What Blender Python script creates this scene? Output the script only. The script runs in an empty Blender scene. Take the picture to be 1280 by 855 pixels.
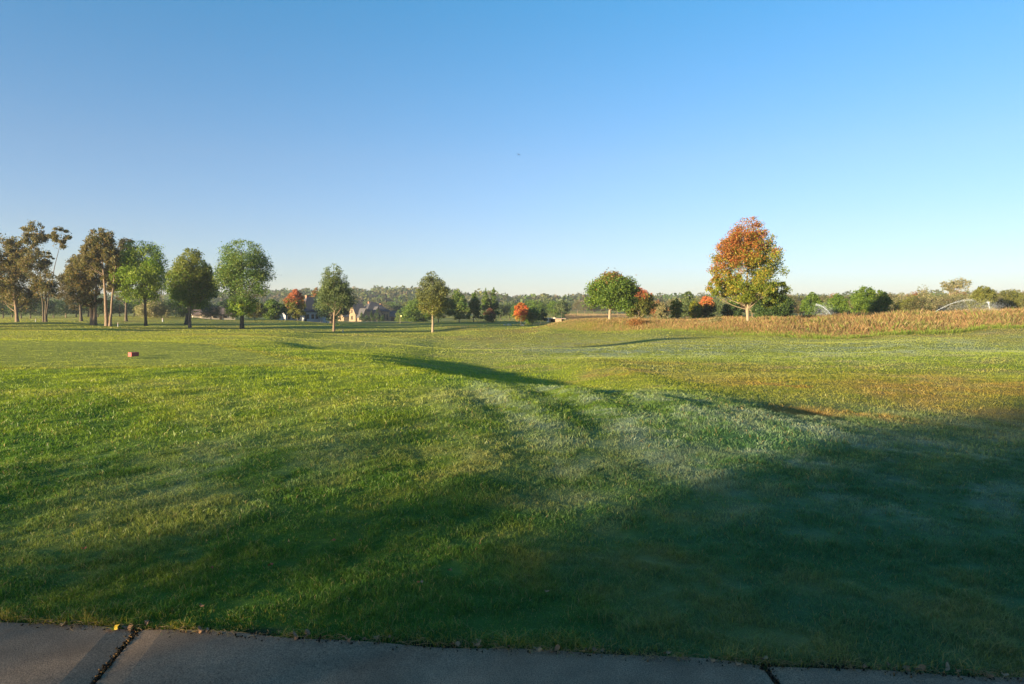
import bpy, bmesh, math, random
import numpy as np
from mathutils import Vector, Matrix
R = math.radians
rng = np.random.default_rng(7)
random.seed(7)
SC = bpy.context.scene
COL = SC.collection
# ------------------------------------------------------------------ camera
EYE = 1.70; FOC = 854.0; YH = 388.0
cd = bpy.data.cameras.new('camera'); cam = bpy.data.objects.new('camera', cd); COL.objects.link(cam)
cam.location = (0, 0, EYE); cam.rotation_euler = (R(90), 0, 0); cd.shift_y = -(427.5 - YH) / 1280   # level camera, view shifted down a little
cd.lens = 24.0; cd.sensor_width = 36.0; cd.clip_start = 0.05; cd.clip_end = 20000
SC.camera = cam
# ------------------------------------------------------------------ sky, sun, exposure
SUN_EL = 7.2
LD = R(43.0)                      # the light travels towards (cos, sin) on the ground: from the left and behind
SUNDIR = Vector((-math.cos(LD) * math.cos(R(SUN_EL)), -math.sin(LD) * math.cos(R(SUN_EL)), math.sin(R(SUN_EL))))
w = bpy.data.worlds.new('World'); SC.world = w; w.use_nodes = True
nt = w.node_tree; nt.nodes.clear()
out = nt.nodes.new('ShaderNodeOutputWorld'); bg = nt.nodes.new('ShaderNodeBackground')
sky = nt.nodes.new('ShaderNodeTexSky'); sky.sky_type = 'NISHITA'; sky.sun_disc = False
sky.sun_elevation = R(SUN_EL)
sky.sun_rotation = math.atan2(SUNDIR.x, SUNDIR.y)      # measured clockwise from +Y
sky.altitude = 100; sky.air_density = 1.0; sky.dust_density = 0.3; sky.ozone_density = 3.0
hs = nt.nodes.new('ShaderNodeHueSaturation'); hs.inputs['Saturation'].default_value = 1.02
nt.links.new(sky.outputs[0], hs.inputs['Color'])
# the camera's white balance: the low band of the sky a little less green than the model gives
tcw = nt.nodes.new('ShaderNodeTexCoord'); sx = nt.nodes.new('ShaderNodeSeparateXYZ'); rw = nt.nodes.new('ShaderNodeValToRGB')
rw.color_ramp.elements[0].position = 0.0; rw.color_ramp.elements[0].color = (1.0, .98, 1.0, 1)
rw.color_ramp.elements[0].color = (.90, .88, 1.20, 1); rw.color_ramp.elements[1].position = .45; rw.color_ramp.elements[1].color = (.54, 1.12, 1.22, 1)
e_ = rw.color_ramp.elements.new(.11); e_.color = (1.02, .90, 1.05, 1)
e_ = rw.color_ramp.elements.new(.21); e_.color = (1.03, .97, 1.05, 1)
mw = nt.nodes.new('ShaderNodeMix'); mw.data_type = 'RGBA'; mw.blend_type = 'MULTIPLY'; mw.inputs[0].default_value = 1
nt.links.new(tcw.outputs['Generated'], sx.inputs[0]); nt.links.new(sx.outputs['Z'], rw.inputs[0])
nt.links.new(hs.outputs[0], mw.inputs[6]); nt.links.new(rw.outputs[0], mw.inputs[7]); nt.links.new(mw.outputs[2], bg.inputs[0])
bg.inputs[1].default_value = 0.062
nt.links.new(bg.outputs[0], out.inputs[0])
sd = bpy.data.lights.new('sun', 'SUN'); sun = bpy.data.objects.new('sun', sd); COL.objects.link(sun)
sd.energy = 5.0; sd.angle = R(0.75); sd.color = (1.0, 0.80, 0.50)
sun.rotation_euler = SUNDIR.to_track_quat('Z', 'Y').to_euler()
SC.view_settings.view_transform = 'Standard'; SC.view_settings.look = 'None'
SC.view_settings.exposure = 2.1; SC.view_settings.gamma = 1.0
SC.cycles.max_bounces = 5; SC.cycles.diffuse_bounces = 3; SC.cycles.glossy_bounces = 2
SC.cycles.transmission_bounces = 4; SC.cycles.transparent_max_bounces = 6; SC.cycles.volume_bounces = 0
SC.cycles.use_denoising = True

# ------------------------------------------------------------------ numeric helpers
def sst(a, b, x):
    t = np.clip((x - a) / (b - a), 0, 1); return t * t * (3 - 2 * t)
_LAT = np.random.default_rng(11).random((256, 256))
def vnoise(x, y):
    xi = np.floor(x).astype(int); yi = np.floor(y).astype(int)
    fx = x - xi; fy = y - yi
    fx = fx * fx * (3 - 2 * fx); fy = fy * fy * (3 - 2 * fy)
    a = _LAT[xi & 255, yi & 255]; b = _LAT[(xi + 1) & 255, yi & 255]
    c = _LAT[xi & 255, (yi + 1) & 255]; d = _LAT[(xi + 1) & 255, (yi + 1) & 255]
    return (a * (1 - fx) + b * fx) * (1 - fy) + (c * (1 - fx) + d * fx) * fy
def fbm(x, y, n=4, seed=0.0):
    x = np.asarray(x, float) + seed * 17.3; y = np.asarray(y, float) + seed * 9.1
    s = 0.0; a = 0.5; t = 0.0
    for i in range(n):
        s = s + a * vnoise(x, y); t += a; a *= 0.5
        x, y = x * 2.03 * 0.8 + y * 2.03 * 0.6 + 5.1, -x * 2.03 * 0.6 + y * 2.03 * 0.8 + 3.7
    return s / t                                            # 0..1, mean .5

# ------------------------------------------------------------------ the lie of the land
CREST = [(-60, 74), (-30, 56), (-14, 38), (-7.0, 27.5), (-4.6, 21), (-2.6, 17), (-.6, 14.2), (1.3, 12.7), (3.0, 10.7), (4.1, 8.7), (6.2, 5.6), (10, 1.5), (24, -12)]
FOOT = [(-40, 84), (-16, 58), (-7, 44), (-1.5, 34), (1.6, 27), (3.4, 20.5), (4.6, 17.4), (6.4, 15.6), (9.4, 14.2), (13, 11.5), (17, 7), (22, 2), (34, -10)]
CA = [-30, -14, -8.5, -5, -1.4, 1.5, 3.6, 5.5, 9, 14, 30]
AV = [0.05, 0.12, .34, .70, .90, .66, .24, .24, 0.28, 0.34, 0.3]
def line_sd(LN, x, y):
    best = np.full(np.shape(x), 1e9); sgn = np.ones(np.shape(x))
    for (ax, ay), (bx, by) in zip(LN[:-1], LN[1:]):
        dx, dy = bx - ax, by - ay
        t = np.clip(((x - ax) * dx + (y - ay) * dy) / (dx * dx + dy * dy), 0, 1)
        px, py = x - ax - t * dx, y - ay - t * dy
        d = np.hypot(px, py); c = dx * py - dy * px
        m = d < best
        best = np.where(m, d, best); sgn = np.where(m, np.where(c > 0, 1, -1), sgn)
    return best * sgn
def crest_sd(x, y): return line_sd(CREST, x, y)
def bank(x, y):                      # 0 on the lawn, 1 at the foot of the bank
    a = np.maximum(crest_sd(x, y), 0); b = np.maximum(-line_sd(FOOT, x, y), 0)
    return a / (a + b + 1e-6)
FAR = [(0,433,32),(0,415,62),(21,402,124),(182,407,115),(237,409,110),(303,411,108),(417,414,105),(541,415,105),
 (200,432,33),(60,408,90),(300,426,40),(300,415,70),(450,439,38),(390,429,44),(300,424,48),(450,425,62),(600,446,37),(600,432,60),(600,415,92),
 (600,409,118),(560,418,90),(480,407,150),(380,408,120),(574,403,170),(613,402,180),(650,407,150),(666,406,160),
 (700,464,27),(700,442,42),(700,430,62),(740,416,85),(762,400,102),(800,401,105),(830,402,112),(700,401,230),(720,394,350),
 (900,464,28),(900,436,45),(900,422,68),(935,406,84),(900,402,110),(1050,462,28),(1050,435,45),(1040,424,66),(1050,402,95),
 (1160,457,27),(1160,431,45),(1160,418,72),(1160,399,105),
 (1280,452,27),(1280,430,50),(1280,410,80),(1280,396,110),
 (0,398,200),(200,396,200),(303,400,200),(465,402,330),(465,404,220),(600,400,300),(820,400,220),(1000,398,200),(1280,393,200),
 (0,390,500),(300,388,500),(465,391,500),(700,388,500),(1000,390,450),(1280,388,450),
 (0,383,900),(380,377,850),(500,375,850),(650,384,900),(1000,383,900),(1280,382,900),
 (0,383,2500),(640,383,2500),(1280,383,2500)]
FU = np.array([(p[0] - 640) / FOC for p in FAR]); FL = np.log(np.array([p[2] for p in FAR], float))
FH = np.array([EYE - (p[1] - YH) * p[2] / FOC for p in FAR])
def hfar(x, y):
    D = np.clip(y, 20, 3000); u = np.clip(x / D, -1.0, 1.0); L = np.log(D)
    num = 0.0; den = 0.0
    for i in range(len(FU)):
        r2 = ((u - FU[i]) / 0.13) ** 2 + ((L - FL[i]) / 0.24) ** 2
        wgt = 1.0 / (r2 + 0.02) ** 2
        num = num + wgt * FH[i]; den = den + wgt
    return num / den
HOLE = (5.20, 12.45)
def height(x, y):
    x = np.asarray(x, float); y = np.asarray(y, float)
    s = crest_sd(x, y)
    A = np.interp(x, CA, AV)
    hin = 0.20 * sst(4, 13, y) * (1 - .8 * sst(15, 26, y)) * (1 - sst(2.5, 6, x)) - 0.04 * np.exp(-((x + 3.5) ** 2 / 6 + (y - 5.6) ** 2 / .8))
    bt = bank(x, y); near = hin - A * bt ** 1.35 * (2.35 - 1.35 * bt)
    # the scraped dirt hollow under the lip of the bank
    ex = (x - HOLE[0]) * .96 + (y - HOLE[1]) * .28; ey = -(x - HOLE[0]) * .28 + (y - HOLE[1]) * .96
    near = near - 0.03 * np.exp(-((x - 5.2) / 1.7) ** 2 - ((y - 11.6) / 1.5) ** 2)
    near = near - 0.30 * np.exp(-((ex / .52) ** 4 + (ey / .62) ** 4)) - .16 * np.exp(-(((ex + .18) / .24) ** 2 + ((ey + .1) / .3) ** 2)) 
    edge = 3.40 - 0.113 * x
    rough = sst(0.3, 2.0, y - edge)
    near = near + rough * (0.10 * (fbm(x * .55, y * .55, 3, 1) - .5) + 0.05 * (fbm(x * 1.7, y * 1.7, 3, 2) - .5))
    # grooves left in the bank by mower wheels
    g = np.exp(-((x - .9) ** 2 / 6.0 + (y - 12.0) ** 2 / 9.0))
    near = near + 0.045 * g * np.sin((x * .95 + .25 * (y - 11) ** 1 + .02 * (y - 12) ** 2) * 5.2)
    f = sst(24 - 8 * sst(1, 6, x), 42, y)
    far = hfar(x, y) + np.clip(y / 100, 0, 1) * 0.14 * (fbm(x / 14, y / 14, 3, 4) - .5)
    return near * (1 - f) + far * f
def hz(x, y): return float(height(np.array([x]), np.array([y]))[0])

# albedo of the turf, as it lies on the ground plan (growth, dew, scorch, bare soil), with some painted shade
def turf_rgb(x, y):
    x = np.asarray(x, float); y = np.asarray(y, float)
    def c(*v): return np.array(v)[None, :]
    D = np.maximum(y, 1)
    g1 = c(.070, .150, .012); g2 = c(.235, .285, .015); br = c(.26, .18, .035); dew = c(.22, .28, .18); soil = c(.42, .19, .05)
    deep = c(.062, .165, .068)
    n1 = fbm(x * .45, y * .45, 4, 5)[:, None]; n2 = fbm(x * 2.2, y * 2.2, 3, 6)[:, None]; n3 = fbm(x * .12, y * .12, 4, 7)[:, None]
    t = np.clip(sst(3.5, 17, D)[:, None] * .85 + (n1 - .5) * 1.3 + (n2 - .5) * .7, 0, 1)
    col = g1 * (1 - t) + g2 * t
    # right-hand foreground: bluish shade tint painted in, raised to brighten the shaded lawn
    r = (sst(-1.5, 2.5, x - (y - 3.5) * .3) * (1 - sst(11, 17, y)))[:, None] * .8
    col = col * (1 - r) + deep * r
    # warm-season thatch
    b = np.clip((n1 - .52) * 3.2 + (n2 - .5) * 2.0, 0, 1) * .6
    s = crest_sd(x, y)
    slope = np.exp(-((s - 9) / 7.5) ** 2) * sst(1.0, 6, x) * (1 - sst(26, 38, y))
    b = np.clip(b + slope[:, None] * (.45 + 1.0 * n2) * .9, 0, .9)
    far = sst(38, 75, y)[:, None]; wm = sst(24, 50, y)[:, None]; col = col * (1 - .55 * wm) + c(.34, .33, .045) * .55 * wm
    b = np.clip(b + far * np.clip((n3 - .36) * 2.0, 0, .6), 0, .9)
    b = b * (.55 + .6 * sst(.35, .65, fbm(x * .28, y * .28, 3, 41)))[:, None]
    b = b * (.65 + .35 * sst(-6, 2, x + (y - 20) * .1)[:, None])
    col = col * (1 - b) + br * b
    # dew, not yet dried
    n4 = fbm(x * 9, y * 9, 2, 15)[:, None]; dn = np.clip((n1 - .36) * 2.0 + (n2 - .5) * 2.2 + (n4 - .5) * 1.6 + .25, 0, 1)
    dn = dn * (.72 + .28 * np.sin((x * .95 + .25 * (y - 11) + .02 * (y - 12) ** 2) * 5.2 + 1.2))[:, None]
    band = np.exp(-((y - (44 - .05 * x)) / 13) ** 2) * sst(-6, 8, x) + .45 * np.exp(-((y - 60) / 20.) ** 2) * sst(-26, -8, x)
    bank = np.exp(-((s + .9) / 3.2) ** 2) * sst(-2.5, 1.0, x) * (1 - sst(10, 14, x)) * sst(3.4, 7, y)
    left = np.exp(-((x + 3.2) ** 2 / 3.2 + (y - 7.2) ** 2 / 1.6)) * .4
    rgt = np.exp(-((s - 1.5) / 4.0) ** 2) * sst(5, 8.5, x) * .75
    dw = np.clip(np.maximum.reduce([band * .75, bank * .95, left, rgt])[:, None] * dn * 1.15 + .10 * (n1 > .6), 0, .85)
    col = col * (1 - dw) + dew * dw
    # soil showing round the hollow and trickling down the swale
    so = np.exp(-(((x - HOLE[0] - .10) / .55) ** 2 + ((y - HOLE[1] - .10) / .85) ** 2) ** 2)
    so = so + .45 * np.exp(-(((x - 6.45 - (y - 12.3) * -.45) / .42) ** 2 + ((y - 12.3) / 1.35) ** 2)) * (fbm(x * 5, y * 5, 2, 9) > .42)
    so = so + .45 * np.exp(-(((x - 7.0) / 1.6) ** 2 + ((y - 17.5) / 2.2) ** 2)) * (n1[:, 0] > .45)
    so = np.clip(so, 0, 1)[:, None]
    col = col * (1 - so) + soil * so
    mouth_dark = np.exp(-(((x - HOLE[0] + .16) / .26) ** 2 + ((y - HOLE[1] + .06) / .34) ** 2) ** 2)[:, None]; col = col * (1 - mouth_dark) + c(.022, .014, .009) * mouth_dark  # the dark inside the hollow's opening, painted into the soil colour
    # tee box: closely mown, paler, with a yellow rim
    tee = tee_mask(x, y)[:, None]
    tc = c(.25, .28, .04) * (.93 + .14 * n2)
    col = col * (1 - tee) + tc * tee
    rim = np.clip(np.exp(-((tee_sd(x, y) - .35) / .35) ** 2), 0, 1)[:, None] * .9 * sst(-30, -14, x)[:, None]
    col = col * (1 - rim) + c(.27, .26, .03) * rim
    # greener strip at the foot of the tall grass
    return np.clip(col * (.86 + .28 * n2), .004, .9)
TEE = [(-40, 41.5), (-19, 37.0), (-15.2, 34.6), (-6.1, 20.4), (-7.0, 19.3), (-16, 17.6), (-40, 17.6)]
def tee_sd(x, y):
    best = np.full(np.shape(x), 1e9); ins = np.zeros(np.shape(x), bool); n = len(TEE)
    for i in range(n):
        ax, ay = TEE[i]; bx, by = TEE[(i + 1) % n]
        dx, dy = bx - ax, by - ay
        t = np.clip(((x - ax) * dx + (y - ay) * dy) / (dx * dx + dy * dy), 0, 1)
        best = np.minimum(best, np.hypot(x - ax - t * dx, y - ay - t * dy))
        cr = ((ay > y) != (by > y)) & (x < (bx - ax) * (y - ay) / (by - ay + 1e-9) + ax)
        ins = ins ^ cr
    return np.where(ins, -best, best)
def tee_mask(x, y): return 1 - sst(-.35, .15, tee_sd(x, y) + .5 * (fbm(x * .8, y * .8, 2, 8) - .5))

# ------------------------------------------------------------------ materials
def newmat(name):
    m = bpy.data.materials.new(name); m.use_nodes = True; t = m.node_tree; t.nodes.clear()
    o = t.nodes.new('ShaderNodeOutputMaterial'); return m, t, o
def leaf_mat(name, trans=.35, rough=.55, spec=.25):
    m, t, o = newmat(name)
    a = t.nodes.new('ShaderNodeAttribute'); a.attribute_name = 'tint'
    p = t.nodes.new('ShaderNodeBsdfPrincipled'); p.inputs['Roughness'].default_value = rough
    p.inputs['Specular IOR Level'].default_value = spec
    tr = t.nodes.new('ShaderNodeBsdfTranslucent'); mx = t.nodes.new('ShaderNodeMixShader'); mx.inputs[0].default_value = trans
    g = t.nodes.new('ShaderNodeMix'); g.data_type = 'RGBA'; g.blend_type = 'MULTIPLY'; g.inputs[0].default_value = 1
    g.inputs[7].default_value = (1.5, 1.5, .9, 1)
    t.links.new(a.outputs['Color'], p.inputs['Base Color']); t.links.new(a.outputs['Color'], g.inputs[6]); t.links.new(g.outputs[2], tr.inputs['Color'])
    t.links.new(p.outputs[0], mx.inputs[1]); t.links.new(tr.outputs[0], mx.inputs[2]); t.links.new(mx.outputs[0], o.inputs[0])
    return m
def noisy(name, c1, c2, scale=8, rough=.85, bump=.3, dist=.02, detail=6, stretch=None, spec=.3):
    m, t, o = newmat(name)
    p = t.nodes.new('ShaderNodeBsdfPrincipled'); p.inputs['Roughness'].default_value = rough
    p.inputs['Specular IOR Level'].default_value = spec
    tc = t.nodes.new('ShaderNodeTexCoord'); mp = t.nodes.new('ShaderNodeMapping')
    if stretch: mp.inputs['Scale'].default_value = stretch
    n = t.nodes.new('ShaderNodeTexNoise'); n.inputs['Scale'].default_value = scale; n.inputs['Detail'].default_value = detail
    n.inputs['Roughness'].default_value = .65
    cr = t.nodes.new('ShaderNodeValToRGB'); cr.color_ramp.elements[0].position = .32; cr.color_ramp.elements[1].position = .68
    cr.color_ramp.elements[0].color = (*c1, 1); cr.color_ramp.elements[1].color = (*c2, 1)
    b = t.nodes.new('ShaderNodeBump'); b.inputs['Strength'].default_value = bump; b.inputs['Distance'].default_value = dist
    L = t.links.new
    L(tc.outputs['Object'], mp.inputs[0]); L(mp.outputs[0], n.inputs['Vector']); L(n.outputs['Fac'], cr.inputs[0])
    L(cr.outputs[0], p.inputs['Base Color']); L(n.outputs['Fac'], b.inputs['Height']); L(b.outputs[0], p.inputs['Normal']); L(p.outputs[0], o.inputs[0])
    return m
M = {}
M['leaf'] = leaf_mat('tree_leaf', .38)
M['blade'] = leaf_mat('grass_blade', .40, .45, .35)
M['stalk'] = leaf_mat('dry_stalk', .30, .8, .1)
M['bark'] = noisy('bark_brown', (.045, .035, .025), (.12, .095, .07), 3.5, .95, .9, .05, 7, (3, 3, .6))
M['bark_pale'] = noisy('bark_pale', (.15, .115, .075), (.28, .22, .15), 4, .95, .6, .03, 6, (3, 3, .6))
M['bark_warm'] = noisy('bark_warm', (.10, .07, .045), (.24, .17, .12), 3.5, .95, .9, .05, 7, (3, 3, .6))
M['concrete'] = None
M['soil'] = noisy('dark_soil', (.015, .011, .007), (.05, .035, .02), 30, 1, .8, .01)
M['brick'] = noisy('red_brick', (.28, .06, .055), (.42, .12, .10), 60, .8, .4, .004)
M['mortar'] = noisy('brick_core', (.10, .03, .03), (.2, .06, .05), 80, .9, .4, .003)
M['stone'] = noisy('tan_stone', (.15, .105, .065), (.27, .195, .12), 1.6, .9, .6, .05)
M['render'] = noisy('pale_render', (.42, .36, .28), (.58, .5, .4), 2.0, .9, .3, .02)
M['white_paint'] = noisy('white_paint', (.30, .31, .34), (.42, .43, .45), 3, .6, .1, .005)
M['shingle'] = noisy('dark_shingle', (.035, .035, .042), (.085, .08, .085), 5, .9, .5, .03, 6, (1, 1, 5))
M['shingle_tan'] = noisy('brown_shingle', (.14, .10, .085), (.24, .18, .15), 5, .9, .5, .03, 6, (1, 1, 5))
M['glass'] = noisy('window_glass', (.01, .012, .016), (.02, .025, .03), 2, .08, .0, .0, 2, None, .6)
M['trim'] = noisy('dark_timber', (.04, .028, .02), (.08, .055, .035), 6, .7, .3, .01)
M['brickwall'] = noisy('brown_brick', (.20, .09, .06), (.32, .16, .10), 12, .9, .4, .02)
M['gold'] = noisy('pale_straw', (.40, .32, .18), (.6, .5, .3), 8, .9, .3, .01)
M['metal'] = noisy('sprinkler_metal', (.12, .12, .12), (.2, .2, .2), 10, .4, .1, .002)
M['asphalt'] = noisy('cart_path_paving', (.20, .20, .21), (.30, .30, .31), 4, .9, .2, .01)
M['redcloth'] = noisy('flag_cloth', (.5, .42, .2), (.6, .5, .25), 6, .8, .1, .003)
M['bird'] = noisy('bird_plumage', (.02, .02, .025), (.06, .06, .07), 20, .7, .1, .002)
def concrete():
    m, t, o = newmat('worn_concrete'); L = t.links.new
    p = t.nodes.new('ShaderNodeBsdfPrincipled'); p.inputs['Roughness'].default_value = .88; p.inputs['Specular IOR Level'].default_value = .3
    tc = t.nodes.new('ShaderNodeTexCoord')
    n = t.nodes.new('ShaderNodeTexNoise'); n.inputs['Scale'].default_value = 2.2; n.inputs['Detail'].default_value = 8; n.inputs['Roughness'].default_value = .7
    f = t.nodes.new('ShaderNodeTexNoise'); f.inputs['Scale'].default_value = 160; f.inputs['Detail'].default_value = 4
    v = t.nodes.new('ShaderNodeTexVoronoi'); v.inputs['Scale'].default_value = 46; v.inputs['Randomness'].default_value = 1
    c1 = t.nodes.new('ShaderNodeValToRGB'); c1.color_ramp.elements[0].position = .3; c1.color_ramp.elements[1].position = .72
    c1.color_ramp.elements[0].color = (.16, .105, .062, 1); c1.color_ramp.elements[1].color = (.35, .235, .145, 1)
    c2 = t.nodes.new('ShaderNodeValToRGB'); c2.color_ramp.elements[0].position = .30; c2.color_ramp.elements[1].position = .62
    c2.color_ramp.elements[0].color = (.22, .22, .22, 1); c2.color_ramp.elements[1].color = (1.1, 1.1, 1.1, 1)
    pit = t.nodes.new('ShaderNodeValToRGB'); pit.color_ramp.elements[0].position = .05; pit.color_ramp.elements[1].position = .17
    pit.color_ramp.elements[0].color = (.25, .25, .25, 1)
    msk = t.nodes.new('ShaderNodeTexNoise'); msk.inputs['Scale'].default_value = 9
    m1 = t.nodes.new('ShaderNodeMix'); m1.data_type = 'RGBA'; m1.blend_type = 'MULTIPLY'; m1.inputs[0].default_value = 1
    m2 = t.nodes.new('ShaderNodeMix'); m2.data_type = 'RGBA'; m2.blend_type = 'MULTIPLY'
    st = t.nodes.new('ShaderNodeMath'); st.operation = 'GREATER_THAN'; st.inputs[1].default_value = .52
    for k in (n, f, v, msk): L(tc.outputs['Object'], k.inputs['Vector'])
    L(n.outputs['Fac'], c1.inputs[0]); L(f.outputs['Fac'], c2.inputs[0]); L(v.outputs['Distance'], pit.inputs[0])
    L(c1.outputs[0], m1.inputs[6]); L(c2.outputs[0], m1.inputs[7]); L(m1.outputs[2], m2.inputs[6]); L(pit.outputs[0], m2.inputs[7])
    L(msk.outputs['Fac'], st.inputs[0]); L(st.outputs[0], m2.inputs[0]); L(m2.outputs[2], p.inputs['Base Color'])
    b = t.nodes.new('ShaderNodeBump'); b.inputs['Strength'].default_value = .9; b.inputs['Distance'].default_value = .004
    L(m2.outputs[2], b.inputs['Height']); L(b.outputs[0], p.inputs['Normal']); L(p.outputs[0], o.inputs[0]); return m
M['concrete'] = concrete()
def turf_mat():
    m, t, o = newmat('turf_ground'); L = t.links.new
    p = t.nodes.new('ShaderNodeBsdfPrincipled'); p.inputs['Roughness'].default_value = .9; p.inputs['Specular IOR Level'].default_value = .15
    a = t.nodes.new('ShaderNodeAttribute'); a.attribute_name = 'tint'
    tc = t.nodes.new('ShaderNodeTexCoord')
    n = t.nodes.new('ShaderNodeTexNoise'); n.inputs['Scale'].default_value = 3.0; n.inputs['Detail'].default_value = 10; n.inputs['Roughness'].default_value = .75
    cr = t.nodes.new('ShaderNodeValToRGB'); cr.color_ramp.elements[0].position = .3; cr.color_ramp.elements[1].position = .7
    cr.color_ramp.elements[0].color = (.62, .62, .62, 1); cr.color_ramp.elements[1].color = (1.25, 1.25, 1.2, 1)
    mx = t.nodes.new('ShaderNodeMix'); mx.data_type = 'RGBA'; mx.blend_type = 'MULTIPLY'; mx.inputs[0].default_value = 1
    b = t.nodes.new('ShaderNodeBump'); b.inputs['Strength'].default_value = .8; b.inputs['Distance'].default_value = .06
    L(tc.outputs['Object'], n.inputs['Vector']); L(n.outputs['Fac'], cr.inputs[0]); L(a.outputs['Color'], mx.inputs[6]); L(cr.outputs[0], mx.inputs[7])
    L(mx.outputs[2], p.inputs['Base Color']); L(n.outputs['Fac'], b.inputs['Height']); L(b.outputs[0], p.inputs['Normal']); L(p.outputs[0], o.inputs[0]); return m
M['turf'] = turf_mat()
def spray_mat():
    m, t, o = newmat('water_spray'); L = t.links.new
    p = t.nodes.new('ShaderNodeBsdfPrincipled'); p.inputs['Base Color'].default_value = (.85, .9, .95, 1); p.inputs['Roughness'].default_value = .2
    tr = t.nodes.new('ShaderNodeBsdfTranslucent'); tr.inputs['Color'].default_value = (.85, .92, 1, 1)
    mx = t.nodes.new('ShaderNodeMixShader'); mx.inputs[0].default_value = .5
    L(p.outputs[0], mx.inputs[1]); L(tr.outputs[0], mx.inputs[2]); L(mx.outputs[0], o.inputs[0]); return m
M['spray'] = spray_mat()

# ------------------------------------------------------------------ object helpers
def props(o, label=None, cat=None, group=None, kind=None):
    if label: o['label'] = label
    if cat: o['category'] = cat
    if group: o['group'] = group
    if kind: o['kind'] = kind
    return o
def empty(name, loc, rz=0, **k):
    o = bpy.data.objects.new(name, None); o.empty_display_size = .3; COL.objects.link(o)
    o.location = loc; o.rotation_euler = (0, 0, rz); return props(o, **k)
def nmesh(name, V, F, mat, tint=None, parent=None, smooth=False):
    """V (n,3); F (m,k) all faces of one size, or a list of such arrays"""
    V = np.ascontiguousarray(V, np.float32)
    Fs = F if isinstance(F, list) else [F]
    Fs = [np.asarray(f, np.int32) for f in Fs if len(f)]
    me = bpy.data.meshes.new(name)
    me.vertices.add(len(V)); me.vertices.foreach_set('co', V.ravel())
    loops = np.concatenate([f.ravel() for f in Fs]); tot = np.concatenate([np.full(len(f), f.shape[1], np.int32) for f in Fs])
    st = np.concatenate([[0], np.cumsum(tot)[:-1]]).astype(np.int32)
    me.loops.add(len(loops)); me.loops.foreach_set('vertex_index', loops)
    me.polygons.add(len(tot)); me.polygons.foreach_set('loop_start', st)
    if smooth: me.polygons.foreach_set('use_smooth', np.ones(len(tot), bool))
    if tint is not None:
        at = me.color_attributes.new('tint', 'FLOAT_COLOR', 'POINT')
        c = np.ones((len(V), 4), np.float32); c[:, :3] = tint; at.data.foreach_set('color', c.ravel())
    me.update(calc_edges=True)
    if mat: me.materials.append(mat)
    o = bpy.data.objects.new(name, me); COL.objects.link(o)
    if parent: o.parent = parent
    return o
def bobj(name, bm, mat, parent=None, smooth=False):
    me = bpy.data.meshes.new(name); bm.normal_update(); bm.to_mesh(me); bm.free()
    if smooth:
        for p in me.polygons: p.use_smooth = True
    me.materials.append(mat); o = bpy.data.objects.new(name, me); COL.objects.link(o)
    if parent: o.parent = parent
    return o
def box(bm, x0, x1, y0, y1, z0, z1):
    v = [bm.verts.new(p) for p in ((x0,y0,z0),(x1,y0,z0),(x1,y1,z0),(x0,y1,z0),(x0,y0,z1),(x1,y0,z1),(x1,y1,z1),(x0,y1,z1))]
    for f in ((3,2,1,0),(4,5,6,7),(0,1,5,4),(1,2,6,5),(2,3,7,6),(3,0,4,7)): bm.faces.new([v[i] for i in f])
def poly(bm, pts): bm.faces.new([bm.verts.new(p) for p in pts])
def bxo(name, mat, parent, *b, bev=0):
    bm = bmesh.new(); box(bm, *b)
    if bev: bmesh.ops.bevel(bm, geom=bm.edges[:], offset=bev, segments=2, affect='EDGES')
    return bobj(name, bm, mat, parent)
def tubes(paths, seg=6):
    """paths: list of (points (k,3), radii (k,)) -> V, F"""
    V = []; F = []; n = 0
    ang = np.linspace(0, 2 * math.pi, seg, endpoint=False)
    for P, rad in paths:
        P = np.asarray(P, float); rad = np.asarray(rad, float)
        T = np.gradient(P, axis=0); T /= np.linalg.norm(T, axis=1, keepdims=True) + 1e-9
        ref = np.array([0, 1., 0]) if abs(T[0][2]) > .7 else np.array([0, 0, 1.])
        A = np.cross(T, ref); A /= np.linalg.norm(A, axis=1, keepdims=True) + 1e-9
        B = np.cross(T, A)
        ring = P[:, None, :] + rad[:, None, None] * (np.cos(ang)[None, :, None] * A[:, None, :] + np.sin(ang)[None, :, None] * B[:, None, :])
        V.append(ring.reshape(-1, 3)); k = len(P)
        i = np.arange(k - 1)[:, None] * seg; j = np.arange(seg)[None, :]; j2 = (j + 1) % seg
        F.append((np.stack([i + j, i + j2, i + seg + j2, i + seg + j], -1).reshape(-1, 4)) + n); n += k * seg
    return np.concatenate(V), np.concatenate(F)
def at(px, D, py=None):
    x = (px - 640) / FOC * D
    return x, D, (hz(x, D) if py is None else EYE - (py - YH) * D / FOC)

# ------------------------------------------------------------------ ground sheet
def edge_y(x): return 3.40 - 0.113 * x
def axis(fine0, fine1, step, far0, far1, g):
    a = list(np.arange(fine0, fine1, step)); s = step; v = fine1
    while v < far1: a.append(v); s *= g; v += s
    a.append(far1); s = step; v = fine0 - step; b = []
    while v > far0: b.append(v); s *= g; v -= s
    b.append(far0); return np.array(b[::-1] + a)
xs = axis(-9, 12, .11, -4200, 4200, 1.045); ys = axis(2.6, 16, .11, -600, 5200, 1.03)
XX, YY = np.meshgrid(xs, ys); nx, ny = len(xs), len(ys)
ZZ = height(XX, YY)
under = (YY < edge_y(XX) + .02) & (YY > edge_y(XX) - 1.95)
ZZ = np.where(under, ZZ - .05, ZZ)
i = np.arange(ny - 1)[:, None] * nx + np.arange(nx - 1)[None, :]
F = np.stack([i, i + 1, i + nx + 1, i + nx], -1).reshape(-1, 4)
V = np.stack([XX, YY, ZZ], -1).reshape(-1, 3)
tint = turf_rgb(V[:, 0], V[:, 1]) * .85
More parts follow.
